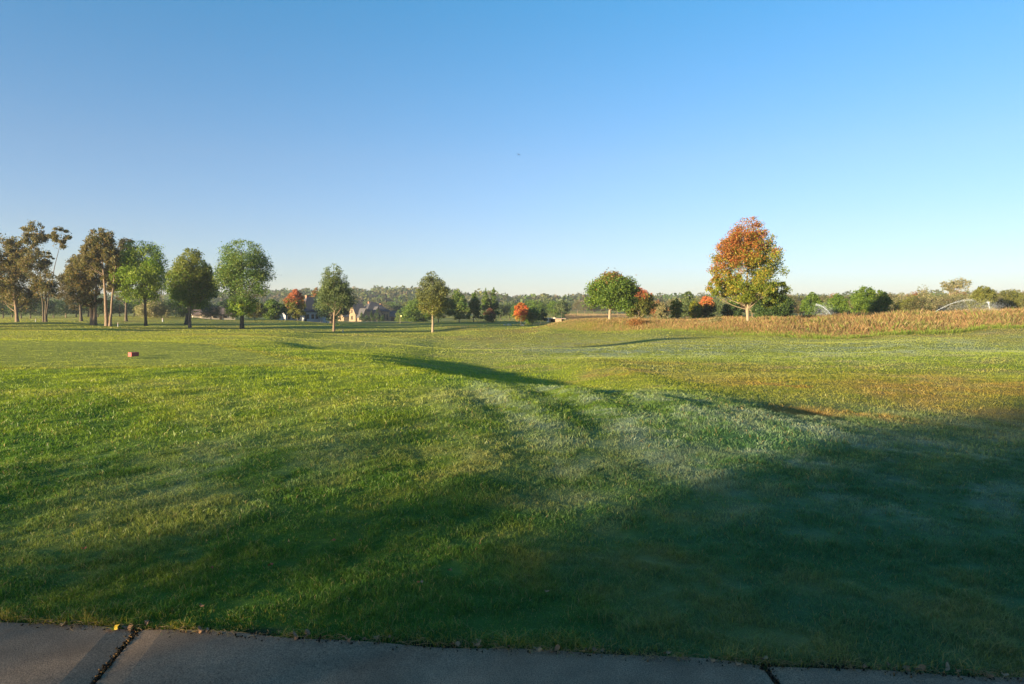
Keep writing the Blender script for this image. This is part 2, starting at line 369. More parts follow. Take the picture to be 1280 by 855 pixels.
u_ = V[:, 1] < edge_y(V[:, 0]) + .05
tint[u_] = (.03, .022, .012)
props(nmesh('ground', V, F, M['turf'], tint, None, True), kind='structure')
# distant fairway-side cart path beyond the trees, right behind the mounds
def strip(name, pts, wid, mat, lift=.03):
    pts = np.array(pts, float); t = np.gradient(pts, axis=0); t /= np.linalg.norm(t, axis=1, keepdims=True)
    nrm = np.stack([-t[:, 1], t[:, 0]], 1); A = pts + nrm * wid / 2; B = pts - nrm * wid / 2
    P = np.stack([A, B], 1).reshape(-1, 2); z = height(P[:, 0], P[:, 1]) + lift
    V = np.column_stack([P, z]); k = np.arange(len(pts) - 1) * 2
    return props(nmesh(name, V, np.stack([k, k + 1, k + 3, k + 2], -1), mat), kind='structure')
def cr(pts, n=12):
    P = [pts[0]] + list(pts) + [pts[-1]]; o = []
    for a in range(1, len(P) - 2):
        for k in range(n):
            t = k / n; p0, p1, p2, p3 = (np.array(P[a + q], float) for q in (-1, 0, 1, 2))
            o.append(.5 * (2 * p1 + (p2 - p0) * t + (2 * p0 - 5 * p1 + 4 * p2 - p3) * t * t + (3 * p1 - p0 - 3 * p2 + p3) * t ** 3))
    o.append(np.array(P[-1], float)); return o
strip('cart_path', cr([at(x, d)[:2] for x, d in ((300, 235), (420, 240), (510, 232), (560, 225), (600, 232), (640, 215), (700, 205), (745, 185))]), 4.2, M['asphalt'], .10)

# ------------------------------------------------------------------ concrete path in the foreground
def slab(bm, x0, x1, j0, j1):
    # corners follow the path edge; the joints lean a little
    top = .018; e = .006
    def P(x, v, z): return (x + v * .0, edge_y(x) - v, z)
    n = 24; rows = [0, .012, .6, 1.2, 1.79, 1.80]
    g = []
    for r, v in enumerate(rows):
        row = []
        for k in range(n + 1):
            t = k / n; xa = x0 + j0 * v; xb = x1 + j1 * v; x = xa + (xb - xa) * t
            z = top - (.012 if r in (0, len(rows) - 1) or k in (0, n) else 0)
            wob = .012 * (math.sin(x * 3.1) + math.sin(x * 7.7 + 1)) if r < 2 else 0
            row.append(bm.verts.new((x, edge_y(x) - v + wob, z + .002 * math.sin(x * 2.0 + v * 3))))
        g.append(row)
    for r in range(len(rows) - 1):
        for k in range(n): bm.faces.new((g[r][k], g[r][k + 1], g[r + 1][k + 1], g[r + 1][k]))
    ring = [g[0][k] for k in range(n + 1)] + [g[r][n] for r in range(1, len(rows))] + [g[-1][k] for k in range(n - 1, -1, -1)] + [g[r][0] for r in range(len(rows) - 2, 0, -1)]
    low = [bm.verts.new((v.co.x, v.co.y, -.09)) for v in ring]; m = len(ring)
    for a in range(m): bm.faces.new((ring[a], ring[(a + 1) % m], low[(a + 1) % m], low[a]))
bm = bmesh.new()
J = [(-8.20, .05), (-5.08, .12), (-1.985, .155), (1.20, .02), (4.35, -.05), (7.5, -.05), (10.6, 0)]
for (a, ja), (b, jb) in zip(J[:-1], J[1:]): slab(bm, a + .014, b - .014, ja, jb)
bmesh.ops.recalc_face_normals(bm, faces=bm.faces[:])
props(bobj('path', bm, M['concrete'], None, False), kind='structure')
# debris lodged in the joints: crumbs of soil, as one loose mass
def crumbs():
    P = []
    for (jx, js) in J[2:4]:
        for k in range(260):
            v = random.random() ** 1.3 * 1.0
            P.append((jx + js * v + random.gauss(0, .009 + .02 * math.exp(-v * 14)), edge_y(jx) - v, .004 + random.random() * .010, random.uniform(.002, .006)))
    for k in range(900):
        x = random.uniform(-3.6, 3.6); P.append((x, edge_y(x) + random.gauss(-.02, .022), .017 + random.random() * .006, random.uniform(.0015, .005)))
    P = np.array(P); n = len(P); off = np.array([[1,1,1],[1,-1,-1],[-1,1,-1],[-1,-1,1]], float)
    V = (P[:, None, :3] + P[:, None, 3:] * off[None] * rng.uniform(.5, 1.3, (n, 4, 3))).reshape(-1, 3)
    b = np.arange(n)[:, None, None] * 4 + np.array([[0,1,2],[0,3,1],[0,2,3],[1,3,2]])[None]
    t = np.repeat(np.where(rng.random(n)[:, None] < .2, np.array([[.26, .15, .06]]), np.array([[.03, .022, .014]])), 4, 0)
    props(nmesh('soil_crumbs', V, b.reshape(-1, 3), M['stalk'], t), label='dark soil crumbs and straw lodged in the path joints', cat='debris', kind='stuff')
crumbs()

# ------------------------------------------------------------------ grass
ROUGH = [(660, 97), (700, 90), (770, 84), (850, 77), (940, 70), (1040, 66), (1130, 71), (1280, 80), (1500, 92), (1800, 110)]
def rough_near(x, y):                       # the near edge of the unmown field, as a depth for a given bearing
    px = x / np.maximum(y, 1) * FOC + 640
    return np.interp(px, [p[0] for p in ROUGH], [p[1] for p in ROUGH]) + 2.2 * (fbm(px / 22, px * 0, 3, 3) - .5), px
def grass():
    Vs = []; Fs = []; Ts = []; base = 0
    bands = [(3.0, 5, 1.9), (5, 8, 1.8), (8, 13, 1.7), (13, 22, 1.7), (22, 40, 1.7), (40, 70, 1.6), (70, 130, 1.5), (130, 260, 1.3)]
    for (d0, d1, cov) in bands:
        dm = (d0 * d1) ** .5
        wdt = max(.0028, dm * .00078); H = .024 if dm < 10 else (.034 if dm < 60 else .06)
        hw = .98 if d0 < 20 else .86
        area = hw * (d1 ** 2 - d0 ** 2)
        n = int(area * cov / (wdt * H * dm / EYE))
        n = min(n, 700000)
        y = np.sqrt(rng.uniform(d0 ** 2, d1 ** 2, n)); x = rng.uniform(-hw, hw, n) * y
        k = y > edge_y(x) + .05 * (fbm(x * 5, x * 0, 3, 33) - .5) + .014 * rng.standard_normal(n)
        # bare soil keeps thin cover
        bare = np.exp(-(((x - HOLE[0] - .1) / .55) ** 2 + ((y - HOLE[1]) / .66) ** 2) ** 2) > rng.random(n)
        k &= ~bare
        if d1 > 60:
            rn, px = rough_near(x, y); k &= ~((y > rn + 3) & (px > 690) & (y < 135))
        x = x[k]; y = y[k]; n = len(x)
        z = height(x, y) + (.022 * (fbm(x * 7, y * 7, 2, 31) - .5) if d1 <= 22 else 0)
        clump = .6 * fbm(x * 9, y * 9, 2, 12) + .4 * fbm(x * 2.6, y * 2.6, 2, 14); big = fbm(x * .7, y * .7, 2, 13)
        tee = tee_mask(x, y) > .5
        hh = H * (.42 + 1.55 * np.clip((clump - .32) * 2.4, 0, 1)) * (.7 + .6 * big) * rng.uniform(.55, 1.25, n)
        hh = np.where(tee, hh * .38, hh)
        er = np.exp(-((y - edge_y(x)) / .10)) if d0 < 5 else 0
        hh = hh * (1 + .55 * er)
        a = rng.uniform(0, 2 * np.pi, n); ww = wdt * rng.uniform(.7, 1.3, n) * .5
        lean = rng.normal(0, .75, (n, 2)) * hh[:, None]
        if d0 < 5: lean[:, 1] -= er * .065 * rng.random(n) * (.3 + 1.4 * fbm(x * 7, x * 0, 2, 34))
        cx, cy = np.cos(a) * ww, np.sin(a) * ww
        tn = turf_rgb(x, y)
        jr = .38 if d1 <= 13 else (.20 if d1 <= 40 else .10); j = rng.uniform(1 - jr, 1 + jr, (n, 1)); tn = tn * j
        dry = rng.random(n) < (.05 + .25 * er if d0 < 5 else (.04 if d1 <= 13 else .008)); tn[dry] = np.array([.34, .26, .10]) * rng.uniform(.6, 1.2, (dry.sum(), 1))
        if d0 < 5:                                       # scorched yellow fringe along the concrete, mostly on the left
            fr = (rng.random(n) < er * np.clip(.75 - (x + 3) * .13, .12, .8)); tn[fr] = np.array([.30, .23, .03]) * rng.uniform(.6, 1.3, (fr.sum(), 1))
        base_z = z - .004
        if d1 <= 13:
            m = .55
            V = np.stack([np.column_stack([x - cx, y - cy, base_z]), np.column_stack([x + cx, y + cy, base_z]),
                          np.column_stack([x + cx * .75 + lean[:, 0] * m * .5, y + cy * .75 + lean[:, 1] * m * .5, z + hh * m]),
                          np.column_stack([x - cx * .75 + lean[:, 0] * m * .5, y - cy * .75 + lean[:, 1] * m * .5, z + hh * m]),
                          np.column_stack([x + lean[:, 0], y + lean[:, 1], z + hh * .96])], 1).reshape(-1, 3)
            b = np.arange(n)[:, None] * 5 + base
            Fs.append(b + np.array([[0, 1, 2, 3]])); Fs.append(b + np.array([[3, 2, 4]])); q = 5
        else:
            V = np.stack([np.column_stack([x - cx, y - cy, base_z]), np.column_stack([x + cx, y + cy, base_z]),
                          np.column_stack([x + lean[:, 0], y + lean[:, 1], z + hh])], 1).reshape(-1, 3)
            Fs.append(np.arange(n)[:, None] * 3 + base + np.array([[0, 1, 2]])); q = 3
        rootc = tn * .55 + np.array([[.030, .022, .008]]); tipc = tn * 1.35 + .012  # browner roots, plus dark-to-pale shading painted along the blade for contrast
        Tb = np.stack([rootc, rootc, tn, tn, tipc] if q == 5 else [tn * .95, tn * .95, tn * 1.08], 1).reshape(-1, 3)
        Vs.append(V); Ts.append(Tb); base += len(V)
    print('grass verts', base)
    o = nmesh('lawn_grass', np.concatenate(Vs), Fs, M['blade'], np.concatenate(Ts))
    props(o, label='dewy mown grass covering the lawn, bank and fairway', cat='grass', kind='stuff')
grass()

def rough_field():
    n = 560000
    y = 60 + rng.random(n) ** 1.5 * 75; x = rng.uniform(-.02, .95, n) * y
    rn, px = rough_near(x, y)
    k = (y > rn) & (px > 685); x, y, rn, px = x[k], y[k], rn[k], px[k]; n = len(x)
    z = height(x, y)
    depth = y - rn
    hmax = np.interp(px, [685, 760, 840, 900, 1000, 1120, 1280, 1600], [.22, .35, .55, .75, .95, 1.25, 1.35, 1.4])
    hmax = hmax * .92 * (.35 + .65 * sst(.5, 7, depth)) * (.25 + 1.5 * fbm(x / 2.2, y / 4, 4, 21) ** 1.2)
    hh = hmax * rng.uniform(.35, 1.1, n)
    a = rng.uniform(0, 2 * np.pi, n); ww = rng.uniform(.006, .019, n)
    cx, cy = np.cos(a) * ww, np.sin(a) * ww; lean = rng.normal(0, .27, (n, 2)) * hh[:, None]
    V = np.stack([np.column_stack([x - cx * .5, y - cy * .5, z - .05]), np.column_stack([x + cx * .5, y + cy * .5, z - .05]),
                  np.column_stack([x + cx + lean[:, 0] * .6, y + cy + lean[:, 1] * .6, z + hh * .72]),
                  np.column_stack([x + lean[:, 0], y + lean[:, 1], z + hh])], 1).reshape(-1, 3)
    P = np.array([[.27, .175, .08], [.22, .130, .06], [.13, .08, .04], [.30, .225, .115], [.17, .16, .055]])
    nn = fbm(x / 5, y / 5, 3, 22)
    ci = np.clip((nn - .3) * 8 + rng.normal(0, 1.6, n), 0, 4.99).astype(int)
    t = P[ci] * rng.uniform(.65, 1.25, (n, 1))
    gr = (rng.random(n) < (1 - sst(.3, 4.5, depth)) * .85) | (rng.random(n) < .12)
    t[gr] = np.array([.13, .18, .03]) * rng.uniform(.7, 1.4, (gr.sum(), 1))
    b = np.arange(n)[:, None] * 4
    o = nmesh('tall_grass', V, [b + np.array([[0, 1, 2]]), b + np.array([[0, 2, 3]])], M['stalk'], np.repeat(t, 4, 0))
    props(o, label='russet and straw coloured unmown grass field at right', cat='tall grass', kind='stuff')
rough_field()

def meadow_far():
    # reddish sedge strip far behind, and pale weeds by the cart path
    n = 9000; y = rng.uniform(255, 330, n); px = rng.uniform(706, 800, n); x = (px - 640) / FOC * y
    z = height(x, y); hh = rng.uniform(.5, 1.3, n); a = rng.uniform(0, 6.28, n); ww = rng.uniform(.06, .16, n)
    V = np.stack([np.column_stack([x - np.cos(a) * ww, y, z]), np.column_stack([x + np.cos(a) * ww, y, z]), np.column_stack([x + rng.normal(0, .15, n), y, z + hh])], 1).reshape(-1, 3)
    t = np.where(rng.random((n, 1)) < .6, np.array([[.24, .14, .09]]), np.array([[.22, .2, .08]])) * rng.uniform(.7, 1.2, (n, 1))
    props(nmesh('meadow', V, np.arange(n * 3).reshape(-1, 3), M['stalk'], np.repeat(t, 3, 0)), label='faint reddish sedge strip beyond the small stone culvert', cat='meadow', kind='stuff')
meadow_far()

# ------------------------------------------------------------------ trees
def leaf_quads(P, size, seed, flat=.0):
    r = np.random.default_rng(seed); n = len(P)
    d = r.normal(size=(n, 3)); d /= np.linalg.norm(d, axis=1, keepdims=True)
    e = r.normal(size=(n, 3)); e -= (e * d).sum(1, keepdims=True) * d; e /= np.linalg.norm(e, axis=1, keepdims=True)
    s = (size * r.uniform(.55, 1.35, n))[:, None] if np.isscalar(size) else size[:, None]
    V = np.stack([P - d * s * .6, P + e * s * .36, P + d * s * .6, P - e * s * .36], 1).reshape(-1, 3)
    return V, np.arange(n * 4).reshape(-1, 4)
PAL = {
 'brown_oak': [(.12,.11,.035), (.15,.12,.045), (.085,.09,.025), (.19,.13,.05), (.06,.07,.022)],
 'brown_dark': [(.085,.07,.03), (.11,.085,.04), (.06,.06,.025)],
 'bright_green': [(.12,.20,.018), (.17,.25,.02), (.085,.15,.018), (.20,.25,.03)],
 'green': [(.085,.145,.018), (.125,.18,.022), (.06,.11,.018)],
 'mid_green': [(.075,.135,.028), (.105,.165,.032), (.055,.105,.025), (.15,.19,.04)],
 'grey_green': [(.095,.13,.045), (.13,.16,.055), (.065,.10,.038)],
 'yellow_green': [(.13,.14,.025), (.17,.17,.03), (.09,.11,.02), (.10,.10,.02)],
 'dark_green': [(.045,.085,.022), (.065,.105,.025), (.035,.065,.018)],
 'blue_green': [(.035,.065,.030), (.05,.085,.035), (.028,.052,.022)],
 'orange_red': [(.42,.10,.03), (.50,.16,.03), (.34,.06,.025), (.40,.20,.04)],
 'russet': [(.24,.10,.035), (.20,.12,.035), (.14,.11,.03), (.28,.13,.04)],
 'lemon': [(.20,.20,.02), (.26,.25,.025), (.13,.16,.02)],
 'tan': [(.22,.20,.10), (.18,.17,.075), (.27,.23,.12), (.15,.16,.06)],
 'dull': [(.10,.105,.04), (.13,.12,.05), (.08,.095,.032), (.15,.115,.06)],
}
def prof(shape, t):
    if shape == 'round': return np.sqrt(np.clip(1 - (2 * t - 1) ** 2, 0, 1)) ** .8
    if shape == 'oval': return np.interp(t, [0, .12, .35, .6, .85, 1], [.45, .8, 1, .92, .55, .12])
    if shape == 'cone': return np.interp(t, [0, .10, .25, .6, .9, 1], [.55, .9, 1, .62, .2, .04])
    if shape == 'dome': return np.interp(t, [0, .1, .4, .7, .9, 1], [.7, .92, 1, .86, .5, .15])
    if shape == 'maple': return np.interp(t, [0, .06, .22, .5, .75, .92, 1], [.50, .95, 1, .93, .80, .52, .18])
    if shape == 'vase': return np.interp(t, [0, .2, .5, .8, 1], [.25, .55, .95, 1, .35])
def crown_points(lobes, nleaf, nclump, seed, clump=.22, shell=.55, spray=.10):
    """lobes: list of (cx, cy, z0, z1, half_width, shape, share). Leaves gather in tufts that sit near the crown's outside."""
    r = np.random.default_rng(seed); P = []; C = []; shade = []; Call = []
    for (cx, cy, z0, z1, hw, shp, share) in lobes:
        nc = max(3, int(nclump * share)); H = z1 - z0
        t = r.beta(1.25, 1.15, nc); t = (t + (np.arange(nc) + r.random(nc)) / nc) / 2 if nc > 8 else t
        rad = prof(shp, t) * hw; an = np.arange(nc) * 2.39996 + r.uniform(0, 1, nc)
        rad = rad * (.70 + .60 * vnoise(an % 6.2832 * 1.1 + seed, t * 4.5 + seed * .37)); rr = rad * (shell + (1 - shell) * r.random(nc) ** .6); inner = r.random(nc) < .22; rr[inner] *= .5
        cs = np.column_stack([cx + np.cos(an) * rr, cy + np.sin(an) * rr, z0 + t * H])
        crad = clump * hw * r.uniform(.65, 1.35, nc) * (.55 + .45 * prof(shp, t))
        cs[:, :2] -= (cs[:, :2] - [cx, cy]) * (crad / (hw + 1e-6) * .6)[:, None]
        m = int(nleaf * share); w = crad ** 2; w /= w.sum(); ci = r.choice(nc, m, p=w)
        d = r.normal(size=(m, 3)); d /= np.linalg.norm(d, axis=1, keepdims=True)
        rd = crad[ci] * r.random(m) ** .45 * np.where(r.random(m) < spray, r.uniform(1, 1.7, m), 1)
        p = cs[ci] + d * rd[:, None] * np.array([1.05, 1.05, .82])
        q = r.random(m) < .05; nq = int(q.sum()); tq = r.random(nq) ** .9; aq = r.uniform(0, 6.283, nq); rq = prof(shp, tq) * hw * r.random(nq) ** .45 * .96
        p[q] = np.column_stack([cx + np.cos(aq) * rq, cy + np.sin(aq) * rq, z0 + tq * H])
        P.append(p); C.append(r.random(nc)[ci]); Call.append(cs)
    return np.concatenate(P), np.concatenate(C), np.concatenate(Call)
def tint_leaves(P, cv, pal, seed, grad=None):
    r = np.random.default_rng(seed); pl = np.array(PAL[pal]); k = len(pl)
    idx = np.clip(cv * k + r.normal(0, .8, len(P)), 0, k - .01).astype(int); t = pl[idx] * r.uniform(.7, 1.3, (len(P), 1))
    if grad is not None: t = grad(P, cv, t, r)
    return np.repeat(np.clip(t, .005, .9), 4, 0)
def limb(a, b, r0, r1, bow, rr, n=6):
    a = np.array(a, float); b = np.array(b, float); s = np.linspace(0, 1, n)[:, None]
    p = a + (b - a) * s; off = rr.normal(0, .06, 3) * np.linalg.norm(b - a)
    p = p + np.sin(s * np.pi) * off; p[:, 2] += (np.sin(s[:, 0] * np.pi) * bow)
    return p, r0 + (r1 - r0) * s[:, 0] ** .8
def trunk_geo(H, base_r, split_z, top_z, cents, seed, forks=None, lean=(0, 0), nlimb=26):
    r = np.random.default_rng(seed); paths = []
    mains = forks or [((0, 0), (lean[0], lean[1]), top_z, 1.0)]
    axes = []
    for (bx, by), (tx, ty), tz, k in mains:
        n = 12; s = np.linspace(0, 1, n); z = s * tz - .15
        wob = np.cumsum(r.normal(0, .012 * H / 10, (n, 2)), 0)
        p = np.column_stack([bx + (tx - bx) * s ** 1.3 + wob[:, 0], by + (ty - by) * s ** 1.3 + wob[:, 1], z])
        rd = base_r * k * (1 - .86 * s ** .9); rd[0] *= 1.35; rd[1] *= 1.0
        ins = np.array([[p[0, 0], p[0, 1], .12 * base_r * 6]]); q = p[:1] + (p[1:2] - p[:1]) * .35
        p = np.concatenate([p[:1], q, p[1:]]); rd = np.concatenate([rd[:1], [base_r * k * 1.12], rd[1:]])
        paths.append((p, rd)); axes.append(p)
    order = r.permutation(len(cents))[:nlimb]
    for c in cents[order]:
        ax = min(axes, key=lambda A: np.linalg.norm(A[-4, :2] - c[:2]))
        za = max(split_z, c[2] - np.hypot(c[0] - ax[-4, 0], c[1] - ax[-4, 1]) * r.uniform(.45, .9) - .2)
        za = min(za, ax[-2, 2]); k = np.interp(za, ax[:, 2], np.arange(len(ax))); i0 = int(k)
        a = ax[i0] + (ax[min(i0 + 1, len(ax) - 1)] - ax[i0]) * (k - i0)
        rb = base_r * max(.12, .42 * (1 - za / (top_z * 1.15)))
        paths.append(limb(a, c, rb, rb * .22, .1, r))
        for q in range(2):
            e = c + r.normal(0, .11 * H / 2, 3) * [1, 1, .5]
            paths.append(limb(a + (c - a) * .62, e, rb * .38, rb * .08, .03, r, 4))
    return tubes(paths, 7)
def make_tree(name, label, cat, px, D, top, cleft, cright, cbot, pal, shape='oval', leaves=9000, leaf=.26, clumps=60, seed=1,
              group=None, bark='bark', trunk_r=None, lobes=None, forks=None, grad=None, clump=.215, shell=.46, nlimb=34, base=None, cyd=0, lean=0, spray=.26):
    """px/top/cleft/cright/cbot are what the photo measures at distance D; they become metres here, once."""
    x, y, z = at(px, D); s = D / FOC
    Z = lambda v: EYE - (v - YH) * s - z
    H = Z(top); X = lambda v: (v - 640) * s - x
    root = empty(name, (x, y, z), label=label, cat=cat, group=group)
    if lobes is None:
        cx = X((cleft + cright) / 2); hw = (cright - cleft) / 2 * s
        L = [(cx, cyd, Z(cbot), H, hw, shape, 1.0)]
    else:
        tot = sum((b - a) * (d - c) for a, b, c, d, *_ in lobes)
        L = [(X((a + b) / 2), (q[1] if len(q) > 1 else 0), Z(d), Z(c), (b - a) / 2 * s, q[0], (b - a) * (d - c) / tot) for a, b, c, d, *q in lobes]
    P, cv, C = crown_points(L, int(leaves * 2.3), int(clumps * 2.2), seed, clump, shell, spray)
    V, F = leaf_quads(P, leaf * .78, seed + 1)
    g = (lambda p, c, t, r: grad((p - [0, 0, 0]) / [1, 1, H], c, t, r)) if grad else None
    fk = [((X(a) if a is not None else 0, 0), (X(b), by), Z(t), k) for a, b, by, t, k in forks] if forks else None
    tr = trunk_r or H * .015
    cx0 = L[0][0]
    tv, tf = trunk_geo(H, tr, max(Z(cbot) * .85, .5) if cbot else H * .3, H * .9, C, seed + 2, fk, (cx0 * .8 + lean, 0), nlimb)
    nmesh('trunk', tv, tf, M[bark], None, root, True)
    nmesh('crown', V, F, M['leaf'], tint_leaves(P, cv, pal, seed + 3, g), root)
    return root

def g_maple(p, c, t, r):
    h = p[:, 2] + r.normal(0, .09, len(p)) + (c - .5) * .36 - p[:, 0] * .045
    hot = np.array([[.30,.10,.03],[.34,.14,.035],[.25,.065,.025],[.21,.14,.03]])[r.integers(0, 4, len(p))] * r.uniform(.7, 1.2, (len(p), 1))
    grn = np.array([[.13,.17,.015],[.20,.21,.02],[.09,.13,.015]])[r.integers(0, 3, len(p))] * r.uniform(.7, 1.3, (len(p), 1))
    return np.where((h > .73)[:, None], hot, np.where(((h > .44) & (r.random(len(p)) < .45))[:, None], np.array([[.30, .22, .03]]) * r.uniform(.7, 1.2, (len(p), 1)), grn))
def g_top(th, hotc, spread=.08, sx=0):
    def f(p, c, t, r):
        h = p[:, 2] + r.normal(0, spread, len(p)) + (c - .5) * .25 - p[:, 0] * sx
        hc = np.array(hotc) * r.uniform(.7, 1.3, (len(p), 1)); return np.where((h > th)[:, None], hc, t)
    return f

LG = 'mature trees along the left side of the fairway'
make_tree('oak_tree', 'broad brown oak cut by the left edge of the photo', 'tree', 21, 122, 291, -34, 46, 388, 'brown_oak', 'dome', 15000, .30, 80, 11, LG, 'bark_warm', .30,
          lobes=[(-34, 34, 291, 372, 'dome'), (-20, 46, 330, 390, 'dome', 1), (8, 40, 296, 340, 'round', -1)])
make_tree('oak_tree', 'tallest thin brown oak with a forked crown leaning right at its top', 'tree', 57, 120, 276, 25, 90, 372, 'brown_oak', 'vase', 8600, .28, 80, 21, LG, 'bark', .25,
          lobes=[(27, 57, 276, 318, 'round'), (24, 60, 308, 352, 'oval'), (62, 84, 283, 312, 'round'), (74, 90, 288, 302, 'round'), (42, 72, 338, 376, 'round'), (52, 66, 312, 340, 'round')],
          forks=[(None, 56, 0, 352, 1.0), (54, 42, .5, 284, .62), (57, 80, -.5, 292, .55), (57, 60, 0, 320, .5)], clump=.27)
make_tree('oak_tree', 'dark dull oak set back between the forked oak and the twin trunks', 'tree', 101, 140, 318, 74, 112, 388, 'brown_dark', 'oval', 8000, .32, 60, 31, LG, 'bark', .30)
make_tree('oak_tree', 'twin-trunk brown oak left of the tall pale-trunked oak', 'tree', 115, 112, 312, 80, 136, 380, 'brown_oak', 'dome', 8500, .27, 70, 41, LG, 'bark_warm', .40,
          lobes=[(80, 122, 320, 372, 'dome'), (98, 138, 312, 360, 'dome', 1), (100, 128, 358, 388, 'round', -1)], forks=[(None, 108, 0, 325, .9), (118, 120, .4, 330, .9)])
make_tree('oak_tree', 'tall open brown oak with sunlit pale trunk beside the bright green tree', 'tree', 133, 108, 285, 100, 150, 382, 'brown_oak', 'vase', 9500, .27, 85, 51, LG, 'bark_warm', .30,
          lobes=[(112, 142, 285, 318, 'round'), (100, 130, 296, 345, 'oval'), (128, 150, 298, 340, 'oval'), (124, 148, 335, 366, 'round', 1)],
          forks=[(None, 124, 0, 292, 1.0), (137, 146, .5, 305, .75)], clump=.28)
make_tree('oak_tree', 'dark flat-topped oak peeking out behind the bright green tree', 'tree', 157, 150, 297, 138, 172, 380, 'brown_dark', 'dome', 6500, .34, 55, 61, LG, 'bark', .3,
          lobes=[(140, 172, 297, 330, 'dome'), (138, 166, 320, 376, 'oval')])
make_tree('maple_tree', 'bright green round tree with a dark slim trunk, left group', 'tree', 182, 112, 301, 141, 211, 380, 'bright_green', 'round', 15000, .26, 95, 71, LG, 'bark', .25)
make_tree('maple_tree', 'olive green egg-shaped tree with twiggy top behind the third green gap', 'tree', 237, 106, 311, 207, 268, 392, 'green', 'oval', 14000, .26, 90, 81, LG, 'bark_warm', .25, grad=g_top(.62, (.13, .15, .025), .12))
make_tree('maple_tree', 'dark green tree hidden behind the olive green egg-shaped tree', 'tree', 232, 128, 326, 234, 272, 388, 'dark_green', 'oval', 6000, .30, 50, 91, LG, 'bark', .36)
make_tree('pin_oak', 'large rounded deep green tree standing alone right of the left group', 'tree', 302, 106, 300, 267, 338, 392, 'mid_green', 'round', 13500, .25, 110, 101, LG, 'bark', .34,
          lobes=[(267, 338, 300, 384, 'round'), (286, 324, 366, 396, 'dome', -1.5)], clump=.22, grad=lambda p, c, t, r: np.where((p[:, 2] < .30)[:, None], t * [1.7, 1.6, .8], t))
FG = 'specimen trees dotted along the middle of the course'
make_tree('pin_oak', 'feathery open tree with pale trunk in front of the dark round tree', 'tree', 417, 104, 329, 391, 443, 394, 'grey_green', 'cone', 7600, .21, 95, 111, FG, 'bark_warm', .20, clump=.20, spray=.3,
          lobes=[(396, 438, 329, 385, 'oval'), (391, 443, 350, 392, 'dome')])
make_tree('cedar_tree', 'dense dark round tree behind the feathery open tree', 'tree', 414, 175, 356, 392, 438, 400, 'blue_green', 'round', 8000, .42, 60, 121, FG, 'bark', .4)
make_tree('pin_oak', 'yellow-green feathery tree with pale trunk standing alone in mid fairway', 'tree', 541, 104, 339, 519, 562, 398, 'yellow_green', 'oval', 8600, .21, 95, 131, FG, 'bark_pale', .19, clump=.20, spray=.25,
          grad=g_top(.55, (.11, .13, .055), .12))
make_tree('pin_oak', 'small round green tree just behind the lone yellow-green tree', 'tree', 548, 168, 362, 530, 563, 398, 'green', 'oval', 4000, .34, 40, 141, FG)
make_tree('pear_tree', 'neat cone-shaped green tree on a red mulch bed', 'tree', 574, 170, 361, 557, 589, 399, 'mid_green', 'cone', 6500, .34, 55, 151, FG)
make_tree('pear_tree', 'slim olive tree between the neat cone tree and the tall dark one', 'tree', 592, 176, 366, 582, 604, 401, 'green', 'cone', 4200, .34, 45, 161, FG)
make_tree('pear_tree', 'tall dark green twin-topped tree behind the small reddish bush', 'tree', 613, 182, 359, 599, 626, 402, 'mid_green', 'oval', 7000, .36, 60, 171, FG,
          lobes=[(599, 615, 360, 402, 'cone'), (608, 626, 359, 402, 'cone', 1)])
make_tree('pear_tree', 'small dark reddish-green tree in front of the tall dark twin-topped one', 'tree', 611, 168, 385, 603, 621, 405, 'dark_green', 'dome', 2600, .28, 30, 181, FG, grad=g_top(.6, (.16, .07, .04), .15))
make_tree('maple_tree', 'small flaming orange-red maple beside the pair of round green trees', 'tree', 651, 158, 378, 641, 661, 402, 'orange_red', 'dome', 4200, .27, 40, 191, FG, 'bark_pale', grad=lambda p, c, t, r: np.where((p[:, 2] < .42)[:, None], t * [.9, 1.7, 1.0], t))
make_tree('maple_tree', 'low round green tree touching the orange-red maple', 'tree', 666, 162, 383, 651, 676, 405, 'green', 'dome', 4200, .27, 40, 201, FG)
make_tree('maple_tree', 'dark green rounded tree right of the low round green tree', 'tree', 676, 168, 384, 668, 684, 404, 'dark_green', 'dome', 3000, .28, 30, 211, FG)
make_tree('oak_tree', 'solitary grey-green tree on a thin trunk by the stone culvert', 'tree', 702, 235, 375, 693, 713, 391, 'grey_green', 'dome', 3000, .40, 35, 221, FG, cyd=0)
RG = 'trees on the mound and along the tall grass at right'
make_tree('maple_tree', 'big dense dark green dome tree on the grassy mound', 'tree', 762, 98, 341, 732, 797, 386, 'green', 'dome', 15000, .27, 70, 231, RG, 'bark_pale', .24, clump=.27, grad=g_top(.93, (.17, .09, .03), .10))
make_tree('maple_tree', 'yellow-green tree with a red tip behind the big dome tree', 'tree', 800, 112, 360, 781, 819, 397, 'yellow_green', 'dome', 7500, .26, 60, 241, RG, 'bark_pale', .16, grad=g_top(.80, (.40, .12, .05), .05, .01))
make_tree('sapling', 'pale wispy sapling between the red-tipped tree and the lemon columnar tree', 'young tree', 826, 128, 377, 818, 836, 400, 'tan', 'oval', 1900, .24, 30, 251, RG, 'bark_pale', .08)
make_tree('hornbeam_tree', 'narrow lemon-green columnar tree behind the tall grass', 'tree', 845, 120, 373, 837, 854, 400, 'lemon', 'oval', 3800, .24, 36, 261, RG, 'bark_pale', .12)
make_tree('elm_tree', 'taller grey-green tree rising behind the lemon columnar tree', 'tree', 860, 150, 364, 848, 872, 399, 'grey_green', 'oval', 4200, .34, 44, 271, RG)
make_tree('maple_tree', 'small vivid lime tree touching the little orange maple', 'tree', 867, 118, 376, 860, 877, 399, 'lemon', 'oval', 3600, .24, 36, 281, RG, 'bark_pale', .12)
